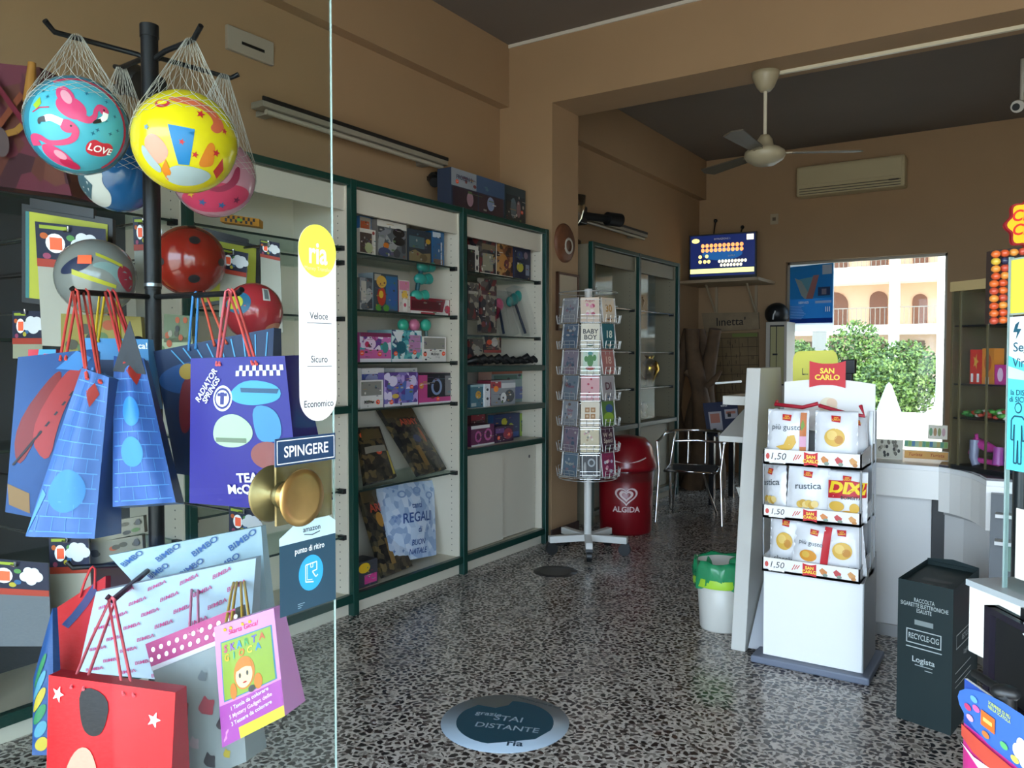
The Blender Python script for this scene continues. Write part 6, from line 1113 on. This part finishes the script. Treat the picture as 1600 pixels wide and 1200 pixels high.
def cape(m, fr):
    bricks(m, fr, BL2); m.poly(fr, [(.42, .88), (.58, .94), (.76, .88), (.62, .79)], mt('a8342e', .4), .0016, .1); m.ell(fr, .5, .28, .32, .13, mt('3f86c8', .35), .0014)
    m.poly(fr, [(.0, .0), (.15, .25), (.05, .28)], BL2, .0014, .1)
giftbag('gift_bag', 'tall blue brick patterned gift bag tapering to its strings, left of the pole', [(128, 575, 1.58), (172, 590, 1.58), (146, 842, 1.55), (40, 838, 1.55)], .11, '4a6eb0', cape, ((.3, .35, (118, 456, 1.77), 'e0524a'), (.7, .75, (134, 456, 1.8), 'e0524a')), side='3a5a96', bulge=.02, wave=.005)
def cape2(m, fr):
    bricks(m, fr, BL2); m.poly(fr, [(.4, .9), (.6, .96), (.85, .9), (.66, .8)], mt('a8342e', .4), .0016, .1); m.ell(fr, .45, .62, .2, .1, mt('3f8fe0', .35), .0014).ell(fr, .4, .35, .22, .1, mt('3f8fe0', .35), .0014)
giftbag('gift_bag', 'tall blue brick patterned gift bag right beside the pole', [(178, 556, 1.62), (225, 560, 1.64), (274, 785, 1.6), (176, 792, 1.58)], .11, '4066b0', cape2, ((.3, .36, (168, 457, 1.83), 'e04a4a'), (.75, .8, (176, 457, 1.85), 'e04a4a')), side='33508a', bulge=.02, wave=.005)
m = M(); fr = Fr(dp(202, 502, 1.62), dp(203, 502, 1.62), dp(228, 585, 1.63), dp(176, 580, 1.61)); m.poly(fr, [(0, 0), (1, 0), (.5, .5)], mt('2f2f36', .5), 0, .3); m.slab(fr, .006, mt('33353f', .45)); m.thing('gift_bag_flap', 'pointed dark blue flap rising from the brick patterned bag beside the pole', 'gift bag')
giftbag('gift_bag', 'bright blue gift bag behind the two brick patterned ones', [(130, 528, 1.8), (231, 530, 1.8), (236, 640, 1.8), (130, 640, 1.8)], .06, '4f9ad6', lambda m, fr: (m.text(fr, 'gioca!', .85, .9, .12, PAPER, .002, .02), m.rect(fr, .0, .0, 1, .7, mt('28406a'), .001)), ((.2, .25, (160, 460, 1.9), 'f0c83a'), (.55, .6, (178, 460, 1.95), 'f0c83a')))
giftbag('gift_bag', 'red gift bag top with light blue corner peeking above the streaked bag', [(44, 546, 1.72), (88, 546, 1.72), (88, 640, 1.72), (44, 640, 1.72)], .04, 'c42a3a', lambda m, fr: (m.rect(fr, .4, .8, 1.0, 1.0, mt('4aa0d0'), .002), m.text(fr, 'Sk', .7, .88, .12, RED, .003, .02), m.ell(fr, .7, .62, .14, .07, PAPER, .003)))
def iron(m, fr):
    for k in range(9): m.line(fr, [(.15+.1*k, .98), (.3+.08*k, .8), (.2+.09*k, .6)], .008, mt('4fa8e0', .35), .0015)
    m.ell(fr, .3, .75, .3, .12, mt('1f4f8a', .35), .001); m.poly(fr, [(.12, .35), (.2, .72), (.32, .78), (.34, .6), (.22, .32)], mt('7a2430', .35), .002, .1); m.ell(fr, .27, .8, .07, .06, mt('b8963a', .4), .0022)
giftbag('gift_bag', 'dark blue gift bag with light streaks behind the purple one', [(240, 549, 1.82), (428, 512, 1.78), (420, 760, 1.78), (275, 740, 1.82)], .08, '16305a', iron, ((.3, .36, (306, 460, 1.86), '4a90d0'), (.52, .62, (318, 460, 1.86), 'e0604a')), bulge=.01)
def purp(m, fr):
    W_ = mt('e6e6f2', .35)
    for j in range(2):
        for i in range(14): 
            if (i+j) % 2 == 0: m.rect(fr, .5+i*.034, .875+j*.035, .5+(i+1)*.034, .91+j*.035, W_, .0015)
    m.text(fr, 'RADIATOR\nSPRINGS', .22, .80, .062, W_, .003, .02, 0, .95, .85)
    m.ell(fr, .37, .73, .10, .085, W_, .0012, 30).ell(fr, .37, .73, .085, .07, mt('2a2a7a', .35), .0016, 30).ell(fr, .37, .73, .07, .055, W_, .002, 30).rect(fr, .35, .69, .39, .77, mt('2a2a7a', .35), .0024).rect(fr, .32, .745, .42, .765, mt('2a2a7a', .35), .0026)
    AQ2, PG = mt('3f9ac8', .3), mt('a9bfa6', .3)
    m.poly(fr, [(.42, .76), (.6, .86), (.92, .82), (.94, .72), (.7, .68), (.5, .7)], AQ2, .0012, .12); m.poly(fr, [(.55, .8), (.92, .79), (.9, .76), (.56, .77)], mt('1f4a6d', .3), .0018, .12); m.poly(fr, [(.26, .5), (.32, .6), (.5, .64), (.66, .56), (.66, .46), (.5, .4), (.3, .42)], PG, .0012, .12); m.poly(fr, [(.66, .7), (.9, .66), (.92, .46), (.74, .44), (.68, .5)], mt('3f86b5', .3), .0014, .12); m.ell(fr, .78, .36, .15, .09, mt('8a4a4a', .3), .0018); m.rect(fr, .3, .44, .6, .47, mt('6d7d6a', .3), .0018)
    m.text(fr, 'TEAM\nMcQUEEN', .62, .17, .085, W_, .003, .03, .08, .08)
giftbag('gift_bag', 'shiny purple gift bag with white checks and lettering, above the brass door knob', [(298, 560, 1.55), (445, 556, 1.5), (470, 800, 1.5), (296, 786, 1.58)], .12, '2a2484', purp, ((.3, .33, (357, 456, 1.72), 'f0707a'), (.68, .72, (362, 456, 1.72), 'f0605a')), side='221a6a', bulge=.014)
m = M(); f = Fr(dp(292, 714, 1.56), dp(336, 716, 1.54), dp(336, 732, 1.54), dp(292, 730, 1.56))
# wrapping paper bags
def repeat(word, c, nu, nv, sz, rot):
    def g(m, fr):
        for j in range(nv):
            for i in range(nu):
                u, v = (i+.5+(j % 2)*.5)/nu, (j+.5)/nv
                if .06 < u < .94: m.text(fr, word, u, v, sz, c, .0035, .012, .1, rot, 1.25)
    return g
giftbag('gift_bag', 'light blue gift bag printed all over with BIMBO behind the pink printed one', [(170, 868, 1.98), (408, 822, 1.92), (425, 1060, 1.9), (300, 1010, 1.95)], .05, 'b5d0dc', repeat('BIMBO', mt('2f62a8', .4), 4, 7, .055, .5), cat='gift bag', rough=.25)
giftbag('gift_bag', 'large silvery gift bag printed all over with pink BIMBA around the pole', [(150, 925, 1.84), (400, 872, 1.8), (385, 1075, 1.8), (122, 1050, 1.86)], .06, 'b9cbdc', repeat('BIMBA', mt('c2407f', .4), 5, 8, .052, .28), rough=.25, bulge=.02)
giftbag('tote_bag', 'red cloth tote bag with navy lining hanging on the left lower arm', [(88, 950, 1.95), (165, 900, 1.95), (160, 1130, 1.9), (84, 1050, 1.9)], .06, 'c92a2e', lambda m, fr: m.poly(fr, [(.15, .72), (.75, 1.0), (.85, .92), (.3, .66)], mt('24386d', .5), .002, .2), ((.5, .8, (145, 889, 1.95), 'd83a3a'),), group=None, cat='bag', rough=.6)
giftbag('gift_bag', 'yellow and blue printed bag edge between red bag and the left edge', [(52, 1060, 1.85), (82, 950, 1.85), (84, 1180, 1.8), (50, 1180, 1.8)], .03, '2f5590', lambda m, fr: [m.ell(fr, .5, .1+.13*k, .3, .06, mt(('c8b03a', '5a9ab0', '3f8a5a')[k % 3]), .002) for k in range(6)])
def redbag(m, fr):
    m.poly(fr, [(.25, .98), (.52, .93), (.50, .72), (.40, .68), (.30, .74)], mt('17131a', .35), .0015, .1); m.poly(fr, [(.14, .02), (.16, .42), (.28, .62), (.42, .62), (.5, .38), (.5, .02)], mt('e2a08a', .35), .0015, .1)
    m.poly(fr, [(.60, .05), (.66, .24), (.8, .3), (.86, .16), (.84, .02)], mt('1a1418', .35), .0015, .1)
    for u, v in ((.09, .9), (.86, .82)): m.star(fr, u, v, .05, PAPER, .002)
giftbag('gift_bag', 'big red gift bag with pale and black shapes in the lower left corner', [(76, 1055, 1.5), (274, 1082, 1.45), (262, 1330, 1.45), (70, 1320, 1.5)], .075, 'e8101e', redbag, ((.2, .3, (176, 938, 1.71), 'e8707a'), (.62, .7, (174, 938, 1.71), 'f0606a')), side='b5182a', bulge=.016)
def dots(m, fr):
    m.rect(fr, 0, .84, 1, 1, mt('b5407a', .35), .002); m.rect(fr, 0, .81, 1, .84, mt('d9cfd6', .35), .0022)
    for k in range(22): m.ell(fr, .03+(k//2)*.093+(.045 if k % 2 else 0), .885+.06*(k % 2), .022, .016, PAPER, .003, 14, 1)
    for u, v, r, c in ((.3, .5, .12, '8f2f3a'), (.6, .45, .14, 'a23a4a'), (.75, .3, .1, '3a3034'), (.35, .25, .1, 'b09aa0'), (.2, .62, .08, 'b8963a'), (.6, .65, .08, '6a7074'), (.5, .1, .12, '2f2a30'), (.75, .1, .07, 'b8a03a')): m.poly(fr, [(u+r*(.7+.3*math.sin(k*2.6))*math.cos(k*PI/6), v+r*.6*(.7+.3*math.cos(k*1.9))*math.sin(k*PI/6)) for k in range(12)], mt(c, .4), .002+.0004*r, .1)
giftbag('gift_bag', 'clear grey gift bag with a pink polka dot rim', [(228, 1006, 1.62), (368, 950, 1.58), (385, 1190, 1.55), (285, 1230, 1.6)], .07, '8f9496', dots, ((.5, .6, (305, 895, 1.92), 'e890b0'),), rough=.2)
YM = mt('8aa03a', .35)
def skarta(m, fr):
    PKc = mt('d98ac8', .35); m.rect(fr, 0, 0, 1, 1, PKc, .0012); m.rect(fr, .1, .36, .95, .86, mt('3f7a9a', .35), .0016); m.rect(fr, .12, .37, .93, .85, YM, .002)
    m.text(fr, 'Skarta Gioca!', .5, .92, .062, mt('d0306a'), .002, .015)
    for i, (ch, c) in enumerate(zip('SKARTA', ('c8407a', '8f5ab8', '3f8ac0', '4a9a5a', '6a5ab0', 'c05a3a'))): m.text(fr, ch, .2+.12*i, .79, .085, mt(c, .4), .003, .03)
    for i, (ch, c) in enumerate(zip('GIOCA', ('d8a030', '3fa08a', 'd8702e', 'd8c23a', '3f86c0'))): m.text(fr, ch, .22+.13*i, .715, .08, mt(c, .4), .003, .03)
    SK = mt('ecc49a', .4); HR = mt('c8762e', .4)
    m.ell(fr, .5, .54, .17, .14, HR, .0026).ell(fr, .5, .52, .135, .105, SK, .003).ell(fr, .3, .42, .06, .07, HR, .0026).ell(fr, .7, .42, .06, .07, HR, .0026); m.poly(fr, [(.36, .56), (.4, .65), (.6, .65), (.65, .56), (.52, .6)], HR, .0034, .1)
    for u in (.44, .56): m.ell(fr, u, .53, .018, .022, BLK, .0036, 12, 1)
    m.ell(fr, .51, .46, .035, .008, mt('b03a3a'), .0036, 12, 1); m.ell(fr, .6, .38, .05, .03, BLK, .0036)
    m.rect(fr, .0, .0, 1, .34, mt('a84aa0', .35), .0016); m.rect(fr, .3, .0, 1, .1, mt('d8c23a', .35), .002)
    for s, v, c in (('1 Tavola da colorare', .3, 'e6e0f0'), ('5 Mystery Gadget delle', .235, 'f0d0e0'), ('3 Tessere da colorare', .17, 'e6e0f0')): m.text(fr, s, .52, v, .05, mt(c), .003, .012, 0, .08)
t = giftbag('activity_pack', 'pink activity pack with a drawn smiling girl on its front, below the brass knob', [(335, 980, 1.5), (428, 950, 1.47), (446, 1118, 1.46), (348, 1168, 1.5)], .07, 'd98ac8', skarta, ((.2, .5, (372, 896, 1.89), 'e8b83a'), (.3, .62, (376, 896, 1.89), 'e8b83a')), group=None, cat='toy', side='d98ac8')
mt = mt_full; M.soft = 0
# ================================================================ glass door with its knob and labels
XD = -.92
def dpt(px, py, x=XD): return at(px, py, 'x', x)
ye = dpt(521, 600).y; t = root('glass_door', 'open glass door leaf with brass knob and labels', 'door', (XD, ye-.45, 0)); GE = mt('8c9894', .15)
M().box((XD-.002, ye-.9, .012), (XD+.002, ye-.001, 2.75), GLASS).obj('pane', t); M().box((XD-.002, ye-.001, .012), (XD+.002, ye, 2.75), GE).obj('polished_edge', t)
def df(px0, py0, px1, py1, h=.006):
    a, b = dpt(px0, py0), dpt(px1, py1); return Fr((XD+h, a.y, a.z), (XD+h, b.y, a.z), (XD+h, b.y, b.z), (XD+h, a.y, b.z))
# tall white label
fr = df(461, 346, 522.2, 655); w = 1; n = 16; al = fr.w/fr.h/2
m = M(); pts = [(.5+.5*math.cos(x), (1-al)+al*math.sin(x)) for x in [PI*k/n for k in range(n+1)]]+[(.5-.5*math.cos(x), al-al*math.sin(x)) for x in [PI*k/n for k in range(n+1)]]
m.poly(fr, pts, mt('fbfbfa', .4), 0, .1); rq = 2*al*.62; m.poly(fr, [(.5+.5*math.cos(2*PI*k/32), 1-al*1.05+al*1.05*math.sin(2*PI*k/32)) for k in range(32)], mt('e8e455', .4), .0004, .1)
m.text(fr, 'ria', .5, .85, .155, mt('fcfcf2', .4), .0008, .022, 0, 0, .8); m.text(fr, 'Money Transfer', .5, .775, .028, mt('f6f3b8', .4), .0008)
for s, v in (('Veloce', .535), ('Sicuro', .315), ('Economico', .088)): m.text(fr, s, .52 if v > .1 else .5, v, .05, mt('26303c', .5), .0008, .006, 0, 0, .9)
for v in (.498, .278): m.rect(fr, .2, v, .86, v+.004, mt('6d747c', .5), .0008)
m.obj('money_label', t)
fr = df(429, 690, 521.5, 716); fr = Fr(dpt(430, 689, XD+.006), dpt(521, 674, XD+.006), dpt(521, 716, XD+.006), dpt(431, 732, XD+.006))
zt_, zb_ = (fr.c[0].z+fr.c[1].z)/2, (fr.c[2].z+fr.c[3].z)/2
fr = Fr((XD+.006, fr.c[0].y, zt_), (XD+.006, ye-.003, zt_), (XD+.006, ye-.003, zb_), (XD+.006, fr.c[0].y, zb_)); m = M().slab(fr, .002, mt('1f3a5c', .35), n=1); frame(m, fr, .02, .07, .98, .93, .035, mt('e4e8ec', .4), .0005); m.text(fr, 'SPINGERE', .5, .48, .56, mt('eef0f2', .4), .0006, .015, 0, 0, .88); m.obj('push_sign', t)
# brass knobs and plate
kz = dpt(475, 768).z; ky = dpt(444, 775).y
BR1 = mt('b2915a', .3, .9, .12, 40)
pl = M().box((XD-.009, ky-.01, kz-.045), (XD-.005, ye-.0005, kz+.045), mt('8f7a52', .35, .8)).obj('brass_plate', t)
for s in (1, -1):
    c = V((XD, ky, kz)); M().lathe(c, [(0, .004*1), (.02, .004), (.013, .01), (.012, .034), (.018, .035), (.040, .036), (.0415, .038), (.040, .040), (.03, .041), (0, .0415)] if s == 1 else [(0, .004), (.02, .004), (.013, .01), (.012, .02), (.040, .024), (.042, .027), (.04, .03), (0, .031)], BR1 if s == 1 else mt('7d6c48', .4, .8), 40, (s, 0, 0)).obj('knob', t)
z0 = dpt(477, 950).z; z1 = dpt(477, 812).z; y0 = dpt(432, 850).y
fr = Fr((XD+.006, y0, z1), (XD+.006, ye-.004, z1), (XD+.006, ye-.004, z0), (XD+.006, y0, z0)); m = M(); TL_ = mt('1d4154', .4)
m.poly(fr, [(0, 0), (1, 0), (1, .78), (0, .78)], TL_, 0, .5); m.poly(fr, [(0, .78), (1, .78), (1, .93), (.88, 1), (.3, 1), (0, .86)], mt('b9d6de', .4), 0, .5); m.text(fr, 'amazon', .56, .9, .085, mt('2a3a46', .4), .0005, .012); m.tube([fr.p(.42, .85, .001), fr.p(.56, .828, .001), fr.p(.7, .85, .001)], .0006, mt('2a3a46'), 4)
m.text(fr, 'punto di ritiro', .52, .68, .095, mt('e6eef0', .4), .0005, .008, 0, 0, .8); m.ell(fr, .54, .4, .22, .2, mt('2a9fd8', .4), .0004, 32)
LWh = mt('d5ecf4', .4); m.line(fr, [(.44, .5), (.44, .31), (.58, .29)], .014, LWh, .0008).line(fr, [(.44, .5), (.64, .51), (.64, .42), (.56, .41), (.62, .34), (.66, .36)], .014, LWh, .0008).line(fr, [(.47, .5), (.47, .33), (.56, .32)], .008, LWh, .0008).line(fr, [(.53, .5), (.53, .46), (.57, .46), (.57, .5)], .01, LWh, .0008)
for k in range(3): m.rect(fr, .3, .08-k*.022, .42-.03*k, .088-k*.022, mt('8aa5b2'), .0005)
m.obj('pickup_label', t)
